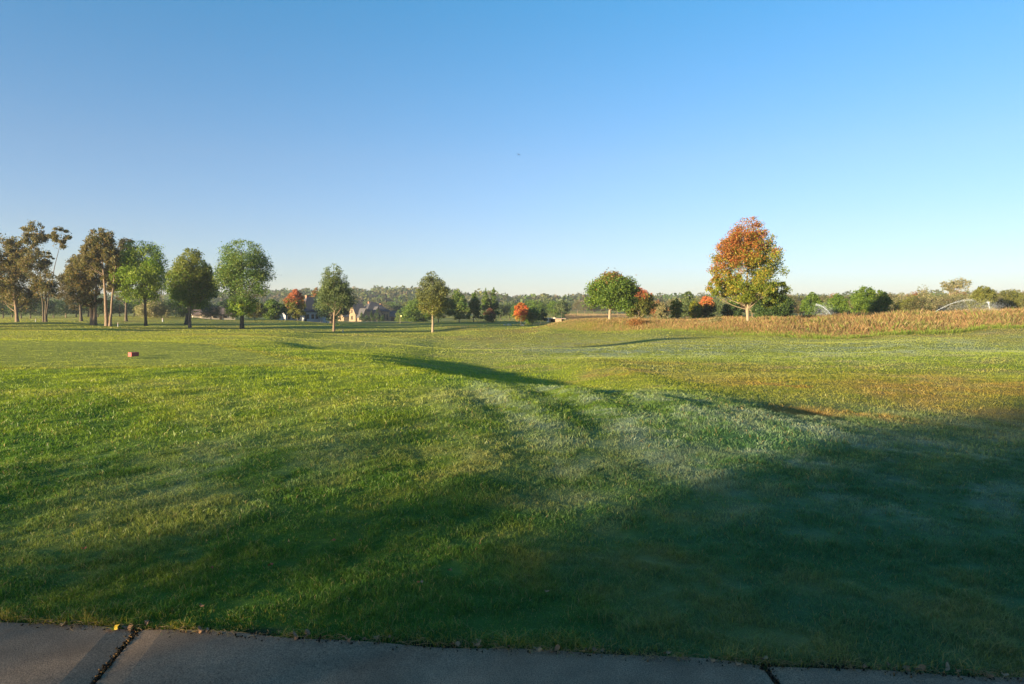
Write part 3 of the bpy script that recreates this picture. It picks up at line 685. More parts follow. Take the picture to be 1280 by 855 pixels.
make_tree('maple_tree', 'little orange-topped maple with green base left of the tall autumn maple', 'tree', 882, 122, 370, 872, 896, 397, 'yellow_green', 'dome', 4200, .25, 40, 291, RG, 'bark', .12, grad=g_top(.62, (.44, .15, .05), .08))
make_tree('maple_tree', 'tall autumn maple, orange on top and yellow-green below, in the tall grass', 'tree', 935, 82, 272, 887, 984, 383, 'lemon', 'maple', 30000, .20, 150, 301, RG, 'bark_pale', .20,
          lobes=[(894, 976, 272, 372, 'maple'), (887, 932, 336, 378, 'dome'), (936, 985, 345, 384, 'dome'), (905, 962, 350, 380, 'dome', -1.5)], clump=.17, shell=.35, spray=.34, grad=g_maple, nlimb=26,
          forks=[(None, 936, 0, 290, 1.0), (935, 925, .4, 340, .6)])
make_tree('oak_tree', 'wide dark green tree just behind the tall autumn maple', 'tree', 965, 108, 365, 940, 991, 401, 'dark_green', 'dome', 9000, .28, 70, 311, RG)
make_tree('cedar_tree', 'small dark bush-like tree left of the autumn maple trunk', 'tree', 914, 115, 372, 904, 928, 401, 'dark_green', 'dome', 3600, .27, 36, 321, RG)
make_tree('oak_tree', 'dark green tree behind the left sprinkler spray', 'tree', 1016, 128, 365, 1003, 1028, 398, 'green', 'oval', 4600, .29, 44, 331, RG)
make_tree('oak_tree', 'rounded green tree just right of the left sprinkler spray', 'tree', 1047, 124, 366, 1034, 1061, 398, 'green', 'oval', 5200, .28, 46, 341, RG)
make_tree('oak_tree', 'bushy green tree with two tops, right of the rounded one', 'tree', 1087, 120, 358, 1061, 1112, 397, 'green', 'dome', 9000, .28, 70, 351, RG,
          lobes=[(1062, 1100, 358, 397, 'oval'), (1082, 1112, 363, 397, 'oval', -1)])
make_tree('cottonwood', 'tallest pale airy tree above the right-hand treeline', 'tree', 1190, 185, 347, 1176, 1213, 392, 'tan', 'vase', 2500, .34, 60, 361, RG, 'bark_pale', .22, clump=.22, nlimb=60,
          lobes=[(1176, 1194, 350, 368, 'round'), (1186, 1212, 347, 366, 'round'), (1182, 1206, 362, 388, 'oval')])
make_tree('cottonwood', 'almost bare pale tree poking above the treeline left of the airy one', 'tree', 1155, 190, 355, 1146, 1164, 388, 'tan', 'vase', 650, .3, 36, 371, RG, 'bark_pale', .16, nlimb=36)
make_tree('cottonwood', 'rounded yellow-green tree breaking the treeline right of the second spray', 'tree', 1228, 150, 357, 1214, 1245, 394, 'yellow_green', 'dome', 6000, .32, 56, 381, RG)
# small autumn trees round the houses
HG = 'trees around the houses'
make_tree('maple_tree', 'half red half green maple at the corner of the dark-roofed house', 'tree', 372, 195, 361, 355, 383, 397, 'yellow_green', 'oval', 6000, .40, 50, 391, HG, grad=g_top(.62, (.34, .11, .05), .1))
make_tree('maple_tree', 'russet-topped tree behind the roof ridge of the dark-roofed house', 'tree', 394, 260, 359, 386, 405, 398, 'russet', 'oval', 3600, .5, 40, 401, HG)
make_tree('maple_tree', 'round dark olive tree left of the half red maple', 'tree', 339, 200, 374, 326, 355, 399, 'green', 'dome', 4600, .42, 44, 411, HG)
make_tree('crab_apple', 'low spreading yellow-green tree behind the lone round tree trunk', 'tree', 318, 190, 377, 306, 332, 398, 'yellow_green', 'dome', 3600, .38, 40, 421, HG)
make_tree('crab_apple', 'pale bare-looking bushy tree in shade behind the bright green tree', 'tree', 192, 175, 376, 168, 214, 398, 'tan', 'dome', 3600, .38, 50, 431, HG)
make_tree('cedar_tree', 'dark evergreen mass left of the brown-roofed bungalow', 'tree', 222, 190, 372, 205, 240, 396, 'blue_green', 'dome', 4600, .42, 44, 441, HG)
make_tree('cedar_tree', 'dark evergreen mass right of the brown-roofed bungalow', 'tree', 284, 215, 374, 268, 300, 399, 'blue_green', 'dome', 4600, .45, 44, 451, HG)
make_tree('oak_tree', 'olive-green tree standing right of the big stone house', 'tree', 520, 250, 373, 502, 540, 404, 'green', 'dome', 6000, .48, 50, 461, HG)
make_tree('maple_tree', 'green tree at the right end of the stone house garden', 'tree', 505, 300, 384, 494, 516, 404, 'mid_green', 'dome', 3000, .5, 34, 471, HG)

# clipped shrubs before the stone house
def shrub(name, label, px, D, top, half, pal, shape, seed, group, base=None, leaves=1400, leaf=.25, n=None, w=None, cat='shrub'):
    x, y, z = at(px, D); s = D / FOC; H = EYE - (top - YH) * s - z
    root = empty(name, (x, y, z), label=label, cat=cat, group=group)
    P, cv, C = crown_points([(0, 0, .05, H, half * s, shape, 1)], leaves, 22, seed, .34, .5, .1)
    V, F = leaf_quads(P, leaf, seed + 1); nmesh('crown', V, F, M['leaf'], tint_leaves(P, cv, pal, seed + 2), root)
    r = np.random.default_rng(seed)
    tv, tf = tubes([limb((r.normal(0, .05), r.normal(0, .05), -.1), c, .05, .012, .05, r, 5) for c in C[:10]], 5)
    nmesh('stems', tv, tf, M['bark'], None, root)
SG = 'clipped evergreens along the stone house'
for k, (px, top, hf, lab) in enumerate(((452, 389, 3.2, 'narrow dark clipped evergreen at the left gable of the stone house'), (458, 394, 3.5, 'low round evergreen right of the left gable'),
        (464, 388, 3.0, 'pointed evergreen against the shaded wall of the stone house'), (471, 386, 4.0, 'tallest dark pointed evergreen by the tall windows of the stone house'),
        (478, 394, 3.2, 'low evergreen between the tall evergreen and the garage'), (497, 397, 4.2, 'round light green shrub right of the garage'))):
    shrub('evergreen_shrub', lab, px, 312, top, hf, 'dark_green' if k < 5 else 'mid_green', 'cone' if k in (0, 2, 3) else 'dome', 500 + k * 5, SG, leaves=1000, leaf=.35)
BG = 'reddish brush in the tall grass'
for k, (px, D, top, hf, lab) in enumerate(((795, 90, 399, 14, 'wide leafless reddish bush at the foot of the mound'), (806, 92, 403, 9, 'low reddish bush right of the wide leafless one'),
        (896, 84, 398, 12, 'brown bushy brush left of the autumn maple'), (880, 88, 403, 9, 'smaller brown brush next to the bushy one'))):
    shrub('brush', lab, px, D, top, hf, 'russet' if k < 2 else 'tan', 'dome', 560 + 5 * k, BG, leaves=1700, leaf=.12, cat='bush')
MG = 'little saplings on the far slope'
for k, (px, D, top, hf, lab) in enumerate(((720, 300, 393, 1.6, 'dark little sapling on the far slope beyond the stone culvert'), (727, 305, 394, 1.2, 'smaller sapling right of the dark one on the far slope'))):
    shrub('sapling', lab, px, D, top, hf, 'dark_green', 'oval', 600 + k * 5, MG, leaves=300, leaf=.3, cat='young tree')

# ------------------------------------------------------------------ the woodland belts: individual trees, shared meshes
protos = []
PK = [('green', 'dome'), ('dull', 'dome'), ('grey_green', 'round'), ('yellow_green', 'dome'), ('tan', 'vase'), ('russet', 'dome'), ('dark_green', 'round'), ('blue_green', 'dome')]
for k, (pal, shp) in enumerate(PK):
    P, cv, C = crown_points([(0, 0, 2.0, 12, 5.0, shp, 1)], 4200 if pal != 'tan' else 2600, 60, 700 + k, .28, .5, .15)
    V, F = leaf_quads(P, .42, 701 + k)
    tv, tf = trunk_geo(12, .26, 2.5, 10.5, C, 702 + k, None, (0, 0), 16)
    o1 = nmesh('trunk', tv, tf, M['bark_warm' if k % 2 else 'bark']); o2 = nmesh('crown', V, F, M['leaf'], tint_leaves(P, cv, pal, 703 + k))
    protos.append((o1, o2))
used = set()
def belt_tree(kind, px, D, top, width, label, group):
    x, y, z = at(px, D); s = D / FOC; H = max(EYE - (top - YH) * s - z, 3)
    root = empty('tree', (x, y, z - .2), random.uniform(0, 6.28), label=label, cat='tree', group=group)
    root.scale = (width * s / 10, width * s / 10, H / 12)
    for o in protos[kind]:
        if o.name in used: c = o.copy(); COL.objects.link(c)
        else: c = o; used.add(o.name)
        c.parent = root
KN = ['green', 'dull brown-green', 'grey-green', 'yellow-green', 'thin pale tan', 'russet', 'dark green', 'dark bluish']
def belt(x0, x1, D, dD, top, jit, wid, kinds, where, step, seed):
    r = random.Random(seed); px = x0
    while px < x1:
        k = r.choice(kinds); d = D + r.uniform(-dD, dD); tp = np.interp(px, top[0], top[1]) + r.uniform(-jit, jit)
        belt_tree(k, px, d, tp, wid * r.uniform(.8, 1.3), '%s tree in %s' % (KN[k], where), '%s trees in %s' % (KN[k], where))
        px += step * r.uniform(.7, 1.3)
belt(835, 1300, 260, 30, ([835, 900, 1000, 1100, 1200, 1290], [372, 370, 368, 366, 362, 362]), 2.5, 26, [1, 1, 2, 4, 5, 3], 'the hazy back row of the right-hand wood', 13, 1)
belt(1095, 1305, 165, 14, ([1095, 1150, 1200, 1290], [372, 369, 366, 363]), 3.5, 26, [3, 1, 4, 1, 3, 2], 'the front row of the right-hand wood', 9, 2)
belt(810, 1100, 205, 20, ([810, 900, 1000, 1100], [377, 375, 374, 371]), 3, 24, [1, 4, 2, 1, 5, 4], 'the brush belt behind the tall grass', 11, 3)
belt(618, 705, 270, 25, ([618, 640, 665, 680, 705], [376, 376, 373, 373, 376]), 2, 20, [2, 2, 0, 6], 'the grey-green grove beyond the orange-red maple', 10, 4)
belt(705, 775, 420, 30, ([705, 720, 775], [376, 374, 378]), 2, 16, [2, 1, 7, 5], 'the hazy grove beyond the far slope', 9, 5)
belt(300, 560, 400, 30, ([300, 400, 480, 560], [378, 378, 377, 380]), 2.5, 20, [0, 2, 0, 3, 6, 1], 'the wood behind the stone house', 10, 6)
belt(-25, 270, 215, 20, ([-25, 60, 150, 270], [372, 372, 374, 377]), 4, 34, [6, 7, 7, 6], 'the dark shaded belt behind the left group', 15, 7)
# the wooded ridge on the horizon, too far to count
def ridge_wood():
    r = np.random.default_rng(5); Vs = []; Ts = []
    n = 8000
    D = r.uniform(560, 1150, n); px = r.uniform(-120, 1420, n); x = (px - 640) / FOC * D
    z = height(x, D); H = 5 + 12 * fbm(px / 14, D / 60, 3, 51) * r.uniform(.7, 1.25, n)
    pl = np.array(PAL['green'] + PAL['dull'] + PAL['grey_green'] + PAL['yellow_green'] + PAL['green'] + PAL['dull']); cc = pl[np.clip((fbm(px / 30, D / 90, 3, 52) * 1.6 - .3 + r.normal(0, .16, n)) * len(pl), 0, len(pl) - 1).astype(int)] * .72
    m = 48
    d = r.normal(size=(n, m, 3)); d /= np.linalg.norm(d, axis=2, keepdims=True)
    P = np.stack([x, D, z + H * .58], 1)[:, None, :] + d * np.stack([H * .42, H * .42, H * .42], 1)[:, None, :] * r.uniform(.75, 1.05, (n, m, 1))
    t = np.repeat(cc[:, None, :], m, 1) * r.uniform(.85, 1.15, (n, m, 1))
    V, F = leaf_quads(P.reshape(-1, 3), 2.4, 8)
    o = nmesh('woodland', V, F, M['leaf'], np.repeat(t.reshape(-1, 3), 4, 0))
    props(o, label='far wooded ridge along the horizon', cat='woodland', kind='stuff')
ridge_wood()
NTH = 'leftmost,second,third,fourth,fifth,sixth,seventh,eighth,ninth,tenth,eleventh,twelfth,thirteenth,fourteenth,fifteenth,sixteenth,seventeenth,eighteenth,nineteenth,twentieth,twenty-first,twenty-second,twenty-third,twenty-fourth,twenty-fifth'.split(',')
def number(objs):
    by = {}
    for o in objs: by.setdefault(o['label'], []).append(o)
    for lab, L in by.items():
        L.sort(key=lambda o: o.location.x / max(o.location.y, 1))
        if 1 < len(L) <= len(NTH):
            for k, o in enumerate(L): o['label'] = '%s %s' % (NTH[k] if k == 0 else NTH[k] + ' from left', lab)
number([o for o in COL.objects if o.name.split('.')[0] == 'tree' and 'label' in o])

# ------------------------------------------------------------------ buildings
def gable_block(root, x0, x1, y0, y1, zw, zr, axis, wall, roof, eave=.45):
    """walls with gables and a pitched roof; the ridge runs along 'x' or 'y'"""
    bm = bmesh.new()
    if axis == 'y':
        xm = (x0 + x1) / 2
        pr = [(x0, 0), (x1, 0), (x1, zw), (xm, zr), (x0, zw)]; P = lambda p, t: (p[0], y0 + (y1 - y0) * t, p[1])
    else:
        ym = (y0 + y1) / 2
        pr = [(y0, 0), (y1, 0), (y1, zw), (ym, zr), (y0, zw)]; P = lambda p, t: (x0 + (x1 - x0) * t, p[0], p[1])
    pr = [(a, b - (1.5 if b == 0 else 0)) for a, b in pr]
    A = [bm.verts.new(P(p, 0)) for p in pr]; B = [bm.verts.new(P(p, 1)) for p in pr]
    bm.faces.new(A); bm.faces.new(B[::-1])
    for k in range(5): bm.faces.new((A[k], B[k], B[(k + 1) % 5], A[(k + 1) % 5]))
    bmesh.ops.recalc_face_normals(bm, faces=bm.faces[:]); bobj('wall', bm, wall, root)
    bm = bmesh.new(); th = .22; m0, m1 = (pr[0][0], pr[1][0]); mm = (m0 + m1) / 2; sl = (zr - zw) / (mm - m0)
    sec = [(m0 - eave, zw - eave * sl), (mm, zr), (m1 + eave, zw - eave * sl)]
    t0, t1 = ((y0, y1) if axis == 'y' else (x0, x1)); t0 -= eave; t1 += eave
    Q = (lambda a, t, z: (a, t, z)) if axis == 'y' else (lambda a, t, z: (t, a, z))
    ring = [(a, z + .03) for a, z in sec] + [(a, z + th + .03) for a, z in sec[::-1]]
    A = [bm.verts.new(Q(a, t0, z)) for a, z in ring]; B = [bm.verts.new(Q(a, t1, z)) for a, z in ring]
    bm.faces.new((A[0], A[1], A[4], A[5])); bm.faces.new((A[1], A[2], A[3], A[4]))
    bm.faces.new((B[5], B[4], B[1], B[0])); bm.faces.new((B[4], B[3], B[2], B[1]))
    for k in range(6): bm.faces.new((A[k], B[k], B[(k + 1) % 6], A[(k + 1) % 6]))
    bmesh.ops.recalc_face_normals(bm, faces=bm.faces[:]); return bobj('roof', bm, roof, root)
def hip_block(root, x0, x1, y0, y1, zw, zr, rl, wall, roof, eave=.5):
    bm = bmesh.new(); box(bm, x0, x1, y0, y1, -1.5, zw); bobj('wall', bm, wall, root)
    bm = bmesh.new(); a, b, c, d = x0 - eave, x1 + eave, y0 - eave, y1 + eave; xm, ym = (x0 + x1) / 2, (y0 + y1) / 2
    e = [bm.verts.new(p) for p in ((a, c, zw + .01), (b, c, zw + .01), (b, d, zw + .01), (a, d, zw + .01))]
    f = [bm.verts.new((p.co.x, p.co.y, zw + .2)) for p in e]
    r0 = bm.verts.new((xm - rl / 2, ym, zr)); r1 = bm.verts.new((xm + rl / 2, ym, zr))
    bm.faces.new(e[::-1])
    for k in range(4): bm.faces.new((e[k], e[(k + 1) % 4], f[(k + 1) % 4], f[k]))
    bm.faces.new((f[0], f[1], r1, r0)); bm.faces.new((f[1], f[2], r1)); bm.faces.new((f[2], f[3], r0, r1)); bm.faces.new((f[3], f[0], r0))
    bmesh.ops.recalc_face_normals(bm, faces=bm.faces[:]); return bobj('roof', bm, roof, root)
def window(root, cx, y, z0, z1, wd, side='y', name='window'):
    """framed opening on a wall whose outer face is at y (facing -y) or, with side 'x', at x=y facing -x"""
    bm = bmesh.new(); fr = .12; h = wd / 2
    def bb(a0, a1, z0_, z1_, d0, d1):
        if side == 'y': box(bm, a0, a1, y - d1, y - d0, z0_, z1_)
        else: box(bm, y - d1, y - d0, a0, a1, z0_, z1_)
    bb(cx - h, cx - h + fr, z0, z1, .003, .10); bb(cx + h - fr, cx + h, z0, z1, .003, .10); bb(cx - h + fr, cx + h - fr, z1 - fr, z1, .003, .10); bb(cx - h + fr, cx + h - fr, z0, z0 + fr, .003, .12)
    bb(cx - .03, cx + .03, z0 + fr, z1 - fr, .003, .07)
    f = bobj(name, bm, M['trim'], root); bm = bmesh.new(); bb(cx - h + fr, cx + h - fr, z0 + fr, z1 - fr, .003, .03); bobj('pane', bm, M['glass'], f)

def stone_house():
    x, y, z = at(466, 330, 402.5)
    h = empty('house', (x, y, z), R(40), label='big tan stone house with steep dark hip roofs and lit left gable', cat='house')
    W, Ro = M['stone'], M['shingle']
    rf = hip_block(h, -5.5, 6.5, -4.5, 5.5, 5.0, 9.6, 3.0, W, Ro)
    gable_block(h, -10.5, -5.5, -2.5, 4.0, 4.4, 8.6, 'x', W, Ro)           # left wing, lit gable to the left
    gable_block(h, -3.2, 1.0, -7.0, -4.4, 4.3, 7.2, 'y', W, Ro)            # front gable
    gable_block(h, -9.6, -6.2, -7.5, -2.4, 3.0, 6.4, 'y', W, Ro)
    gable_block(h, 6.5, 13.5, -4.0, 3.5, 2.7, 5.0, 'x', W, Ro)             # low garage wing
    for cx in (2.4, 3.8, 5.2): window(h, cx, -4.5, 1.0, 3.9, .9)
    for cx in (-1.8, -.4): window(h, cx, -7.0, 1.0, 3.6, .9)
    window(h, -7.9, -7.5, .9, 2.6, 1.4); window(h, 1.0, -10.5, 1.2, 3.0, 1.3, 'x'); window(h, 1.0, -10.5, 4.4, 6.0, .9, 'x'); window(h, -5.0, -9.6, .9, 2.4, 1.2, 'x')
    bxo('garage_door', M['trim'], h, 7.6, 12.4, -4.09, -4.003, 0, 2.2)
    bxo('door', M['trim'], h, -3.0 + .3 + 4.2, -3.0 + 1.5 + 4.2 - .2, -4.59, -4.503, 0, 2.3)
    c = bxo('chimney', M['brickwall'], rf, 5.0, 6.0, 1.5, 2.7, 4.8, 8.8); bxo('chimney_cap', M['stone'], c, 4.9, 6.1, 1.4, 2.8, 8.8, 9.0)
    c = bxo('chimney', M['brickwall'], rf, -1.0, 0.2, 2.2, 3.3, 5.5, 9.9)
    x, y, z = at(434, 345, 402)
    g = empty('cottage', (x, y, z), R(38), label='small gabled cottage left of the big stone house', cat='house')
    gable_block(g, -3.5, 5.5, -3.5, 3.5, 2.6, 5.2, 'x', M['stone'], Ro); window(g, 0.2, -3.5, .8, 2.1, 1.1, 'x'); window(g, 3.0, -3.5, .8, 2.1, 1.3); window(g, 0.2, -3.5, .8, 2.1, 1.1)
    bxo('door', M['trim'], g, 1.2, 2.1, -3.59, -3.503, 0, 2.05)
stone_house()
def dark_house():
    x, y, z = at(388, 215, 401.5)
    h = empty('house', (x, y, z), R(44), label='white-walled house under a very tall dark roof, partly behind trees', cat='house')
    W, Ro = M['white_paint'], M['shingle']
    rf = hip_block(h, -4.2, 5.5, -4, 5, 2.9, 7.6, 3.2, W, Ro)
    gable_block(h, -9.5, -4.2, -2.5, 3.6, 2.4, 5.2, 'x', W, Ro)
    gable_block(h, 1.0, 4.5, -6.2, -3.9, 2.5, 4.8, 'y', W, Ro)
    for cx in (-3.0, -1.4, .0): window(h, cx, -4, .8, 2.2, .9)
    for cx in (-8.4, -6.8, -5.4): window(h, cx, -2.5, .7, 1.9, .9)
    window(h, 2.7, -6.2, .7, 2.0, 1.5); bxo('door', M['trim'], h, -4.0, -3.6 + .2, -4.09, -4.003, 0, 2.1)
    c = bxo('chimney', M['brickwall'], rf, -.4, .6, 1.8, 2.8, 3.2, 8.1); bxo('chimney_cap', M['stone'], c, -.5, .7, 1.7, 2.9, 8.1, 8.25)
    x, y, z = at(262, 205, 399)
    b = empty('bungalow', (x, y, z), R(34), label='low bungalow with broad brown hip roof and two small lit gables', cat='house')
    hip_block(b, -3.0, 6.5, -3.5, 4.0, 1.4, 3.9, 2.6, M['render'], M['shingle_tan'])
    gable_block(b, -5.2, -2.9, -3.2, -.2, 1.3, 2.7, 'x', M['render'], M['shingle_tan'], .2); gable_block(b, -4.6, -2.9, .4, 3.0, 1.3, 2.5, 'x', M['render'], M['shingle_tan'], .2)
    window(b, -1.7, -5.2, .4, 1.2, .8, 'x'); window(b, .8, -3.5, .4, 1.1, 1.1); window(b, 3.6, -3.5, .4, 1.1, 1.1); bxo('door', M['trim'], b, 2.0, 2.7, -3.59, -3.503, -.4, 1.3)
dark_house()
# the clubhouse just behind the photographer; its shade covers the near right of the lawn
def clubhouse():
    d = (math.cos(LD), math.sin(LD)); n = (-d[1], d[0]); s, p = -30, -7.6
    x, y = d[0] * s + n[0] * p, d[1] * s + n[1] * p
    h = empty('clubhouse', (x, y, 0), math.atan2(n[1], n[0]), label='tan clubhouse with brown roof behind the photographer', cat='building')
    # local x runs across the light, so the far left corner stands at +8.6
    gable_block(h, -14, 8.6, -6, 6, 5.0, 8.2, 'x', M['render'], M['shingle_tan'], .6)
    for cx in (-12, -8.5, -5, -1.5, 2, 5.5): window(h, cx, -6, 1.0, 2.8, 1.8)
    bxo('door', M['trim'], h, 6.9, 7.9, -6.09, -6.003, 0, 2.2)
clubhouse()
def shading_tree(px_s, p, H, hw, seed, label, leaves=9000, z0=2.2):  # unseen trees added to soften and dapple the shade on the near lawn
    d = (math.cos(LD), math.sin(LD)); n = (-d[1], d[0]); x, y = d[0] * px_s + n[0] * p, d[1] * px_s + n[1] * p
    root = empty('shading_tree', (x, y, 0), label=label, cat='tree', group='unseen trees added to dapple the near lawn')
    P, cv, C = crown_points([(0, 0, z0, H, hw, 'oval', 1)], leaves, 60, seed, .25, .5, .15); V, F = leaf_quads(P, .2, seed)
    tv, tf = trunk_geo(H, H * .02, z0, H * .9, C, seed, None, (0, 0), 22)
    nmesh('trunk', tv, tf, M['bark'], None, root, True); nmesh('crown', V, F, M['leaf'], tint_leaves(P, cv, 'green', seed), root)
shading_tree(-22, 7.0, 3.9, 2.7, 811, 'small sparse tree added out of view to dim the left foreground lawn', 330, 2.2)
shading_tree(-26, 1.9, 5.8, 1.4, 801, 'slim unseen tree added at the clubhouse corner to soften its shade edge', 1500)
shading_tree(-24, 4.0, 4.6, 2.2, 813, 'low sparse tree added out of view to dapple the lawn near the path', 400, 2.0)
shading_tree(-36, 1.5, 10.5, 2.5, 805, 'tall airy tree added out of view to soften the shade edge', 5200, 3.2)
def side_tree(x, y, z0, H, hw, seed, label, leaves=5000):
    root = empty('tree', (x, y, hz(x, y)), label=label, cat='tree', group='trees left of the fairway outside the photo')
    P, cv, C = crown_points([(0, 0, z0, H, hw, 'oval', 1)], leaves, 60, seed, .25, .4, .15); V, F = leaf_quads(P, .32, seed)
    tv, tf = trunk_geo(H, H * .015, z0, H * .9, C, seed, None, (0, 0), 22)
    nmesh('trunk', tv, tf, M['bark'], None, root, True); nmesh('crown', V, F, M['leaf'], tint_leaves(P, cv, 'green', seed), root)
for k, (x, y, z0, H, hw, lab) in enumerate(((-80, 47, 3, 13, 5, 'broad tree nearest the tee on the left'), (-98, 58, 3, 15, 6, 'tallest tree left of the tee'), (-84, 70, 3, 13, 5, 'tree in the middle of the left row'),
        (-125, 62, 3, 16, 6, 'farthest tree of the left row'), (-110, 84, 3, 15, 6, 'broad tree at the far end of the left row'), (-60, -6, 9.6, 13, 1.7, 'slender tall tree beside the practice lawn'))): side_tree(x, y, z0, H, hw, 820 + k * 7, lab, 1500 if k == 5 else 12000)

# ------------------------------------------------------------------ small things
def tee_marker():
    D = 24.5; x = (166.5 - 640) / FOC * D; z = hz(x, D)
    m = empty('tee_marker', (x, D, z - .01), R(-19 + 90), label='red brick tee marker lying on the mown tee box', cat='tee marker')
    bm = bmesh.new(); box(bm, -.16, .16, -.085, .085, 0, .155); bmesh.ops.bevel(bm, geom=bm.edges[:], offset=.008, segments=2, affect='EDGES'); bobj('brick', bm, M['brick'], m)
tee_marker()
def flagstick(px, D, label, h=1.7, flag=True, top=None):
    x, y, z = at(px, D); f = empty('flagstick', (x, y, z), label=label, cat='flagstick')
    V, F = tubes([(np.array([[0, 0, -.1], [0, 0, h]]), [.03, .02])], 8); nmesh('pole', V, F, M['gold'], None, f, True)
    if flag:
        bm = bmesh.new(); n = 6
        g = [[bm.verts.new((.02 + .42 * k / n, .04 * math.sin(k), h - .02 - .28 * j)) for k in range(n + 1)] for j in (0, 1)]
        for k in range(n): bm.faces.new((g[0][k], g[0][k + 1], g[1][k + 1], g[1][k]))
        bobj('flag', bm, M['redcloth'], f)
flagstick(500, 165, 'thin yellow flagstick on the green beyond the lone pale trunk', 2.1)
def stake(px, D, label, h, r=.05):
    x, y, z = at(px, D); f = empty('marker_stake', (x, y, z), label=label, cat='marker stake', group='white stakes by the left trees')
    V, F = tubes([(np.array([[0, 0, -.1], [0, 0, h * .9], [0, 0, h]]), [r, r, r * .5])], 8); nmesh('post', V, F, M['white_paint'], None, f, True)
    V, F = tubes([(np.array([[0, 0, h * .70], [0, 0, h * .82]]), [r * 1.12, r * 1.12])], 8); nmesh('band', V, F, M['brick'], None, f, True)
stake(147, 105, 'small white stake right of the tall pale-trunked oak', .7)
stake(44, 122, 'small white stake left of the forked oak trunk', .6)
stake(203, 150, 'pale stake in the field behind the bright green tree', .8, .12)
stake(428.5, 98, 'tiny white stake in the fairway right of the feathery tree', .45, .06)
def culvert():
    x, y, z = at(697, 190, 404); r = empty('stone_culvert', (x, y, z), R(-20), label='low pale stone culvert with a dark opening in the far fairway', cat='culvert')
    bm = bmesh.new(); box(bm, -2.9, -2.2, -1, 1, -.5, 1.25); bobj('pier', bm, M['render'], r)
    bm = bmesh.new(); box(bm, -.4, 1.5, -1.1, 1.1, -.5, 1.15); bmesh.ops.bevel(bm, geom=bm.edges[:], offset=.08, segments=2, affect='EDGES'); bobj('block', bm, M['stone'], r)
    bm = bmesh.new(); box(bm, -3.0, -.3, -1.05, 1.05, 1.252, 1.55); bobj('lintel', bm, M['render'], r)
    bm = bmesh.new(); box(bm, -.5, 2.8, -1.2, 1.2, 1.2, 1.38); bobj('capstone', bm, M['shingle_tan'], r)
    bm = bmesh.new(); box(bm, -2.9, -.4, .7, .9, -.5, 1.2); bobj('back_wall', bm, M['soil'], r)
culvert()
def boulder(px, D, sz, label, seed):
    x, y, z = at(px, D); bm = bmesh.new(); bmesh.ops.create_icosphere(bm, subdivisions=3, radius=sz); r = random.Random(seed)
    for v in bm.verts:
        k = 1 + .16 * math.sin(v.co.x * 5 / sz + seed) * math.cos(v.co.y * 4 / sz) + r.uniform(-.04, .04); v.co *= k; v.co.z *= .6
    o = bobj('boulder', bm, M['gold']); o.location = (x, y, z + sz * .25); props(o, label, 'boulder', 'pale boulders under the small maples')
boulder(636, 150, .5, 'larger pale boulder left of the orange-red maple', 3); boulder(631, 153, .35, 'small pale boulder at the far left of the boulders', 5)
boulder(653, 146, .45, 'small pale boulder below the orange-red maple', 8); boulder(657, 172, .5, 'pale boulder between the orange-red maple and the round green tree', 9)

def sprinkler(px0, py0, px1, py1, D, label, seed, curve=.3, fall=1.0, width=1.0):
    x, y, z = at(px0, D); s = D / FOC
    root = empty('sprinkler', (x, y, z), label=label, cat='sprinkler', group='sprinklers throwing water over the tall grass')
    r = np.random.default_rng(seed); h0 = max(EYE - (py0 - YH) * s - z, .4)
    V, F = tubes([(np.array([[0, 0, -.1], [0, 0, .5], [0, 0, .52], [0, 0, .7]]), [.05, .05, .09, .07])], 10); nmesh('head', V, F, M['metal'], None, root, True)
    dx = (px1 - px0) * s; dz = (py0 - py1) * s
    a = np.array([0, 0, .6]); 
    def path(t):   # quickly rising, flattening at the far end
        return np.stack([dx * t, -1.5 * t + 0 * t, .6 + (h0 - .6 + dz) * (1 - (1 - np.clip(t, 0, 1)) ** 1.7) - np.clip(t - 1, 0, 9) ** 2 * 6], -1)
    n = 1500; t = r.random(n) ** .85 * 1.12; p = path(t); sp = .015 + .10 * t ** 1.6; p += r.normal(0, 1, (n, 3)) * sp[:, None] * np.array([1, 1, .8])
    V, F = leaf_quads(p, .036 * width, seed); nmesh('water_jet', V, F, M['spray'], None, root)
    n = 7500; t = np.clip(r.normal(.85, .38, n), .1, 1.7); p = path(t); p[:, 2] -= r.random(n) ** 1.2 * np.clip(p[:, 2], .3, 9) * .95 * fall; p[:, 0] += r.normal(0, .3 + .8 * t, n) + .5 * t; p[:, 1] += r.normal(0, .4 + .8 * t, n); p[:, 2] += r.normal(0, .25, n)
    p[:, 2] = np.maximum(p[:, 2], .2)
    V, F = leaf_quads(p, .028 * width, seed + 1); nmesh('mist', V, F, M['spray'], None, root)
sprinkler(1041, 397, 1017, 381, 112, 'sprinkler spray arcing to the left behind the tall grass, nearest the autumn maple', 1)
sprinkler(1163, 392, 1204, 375, 112, 'widest sprinkler spray arcing to the right over the tall grass', 2)
sprinkler(1238, 389, 1228, 378, 118, 'short steep sprinkler spray at the far right', 3)

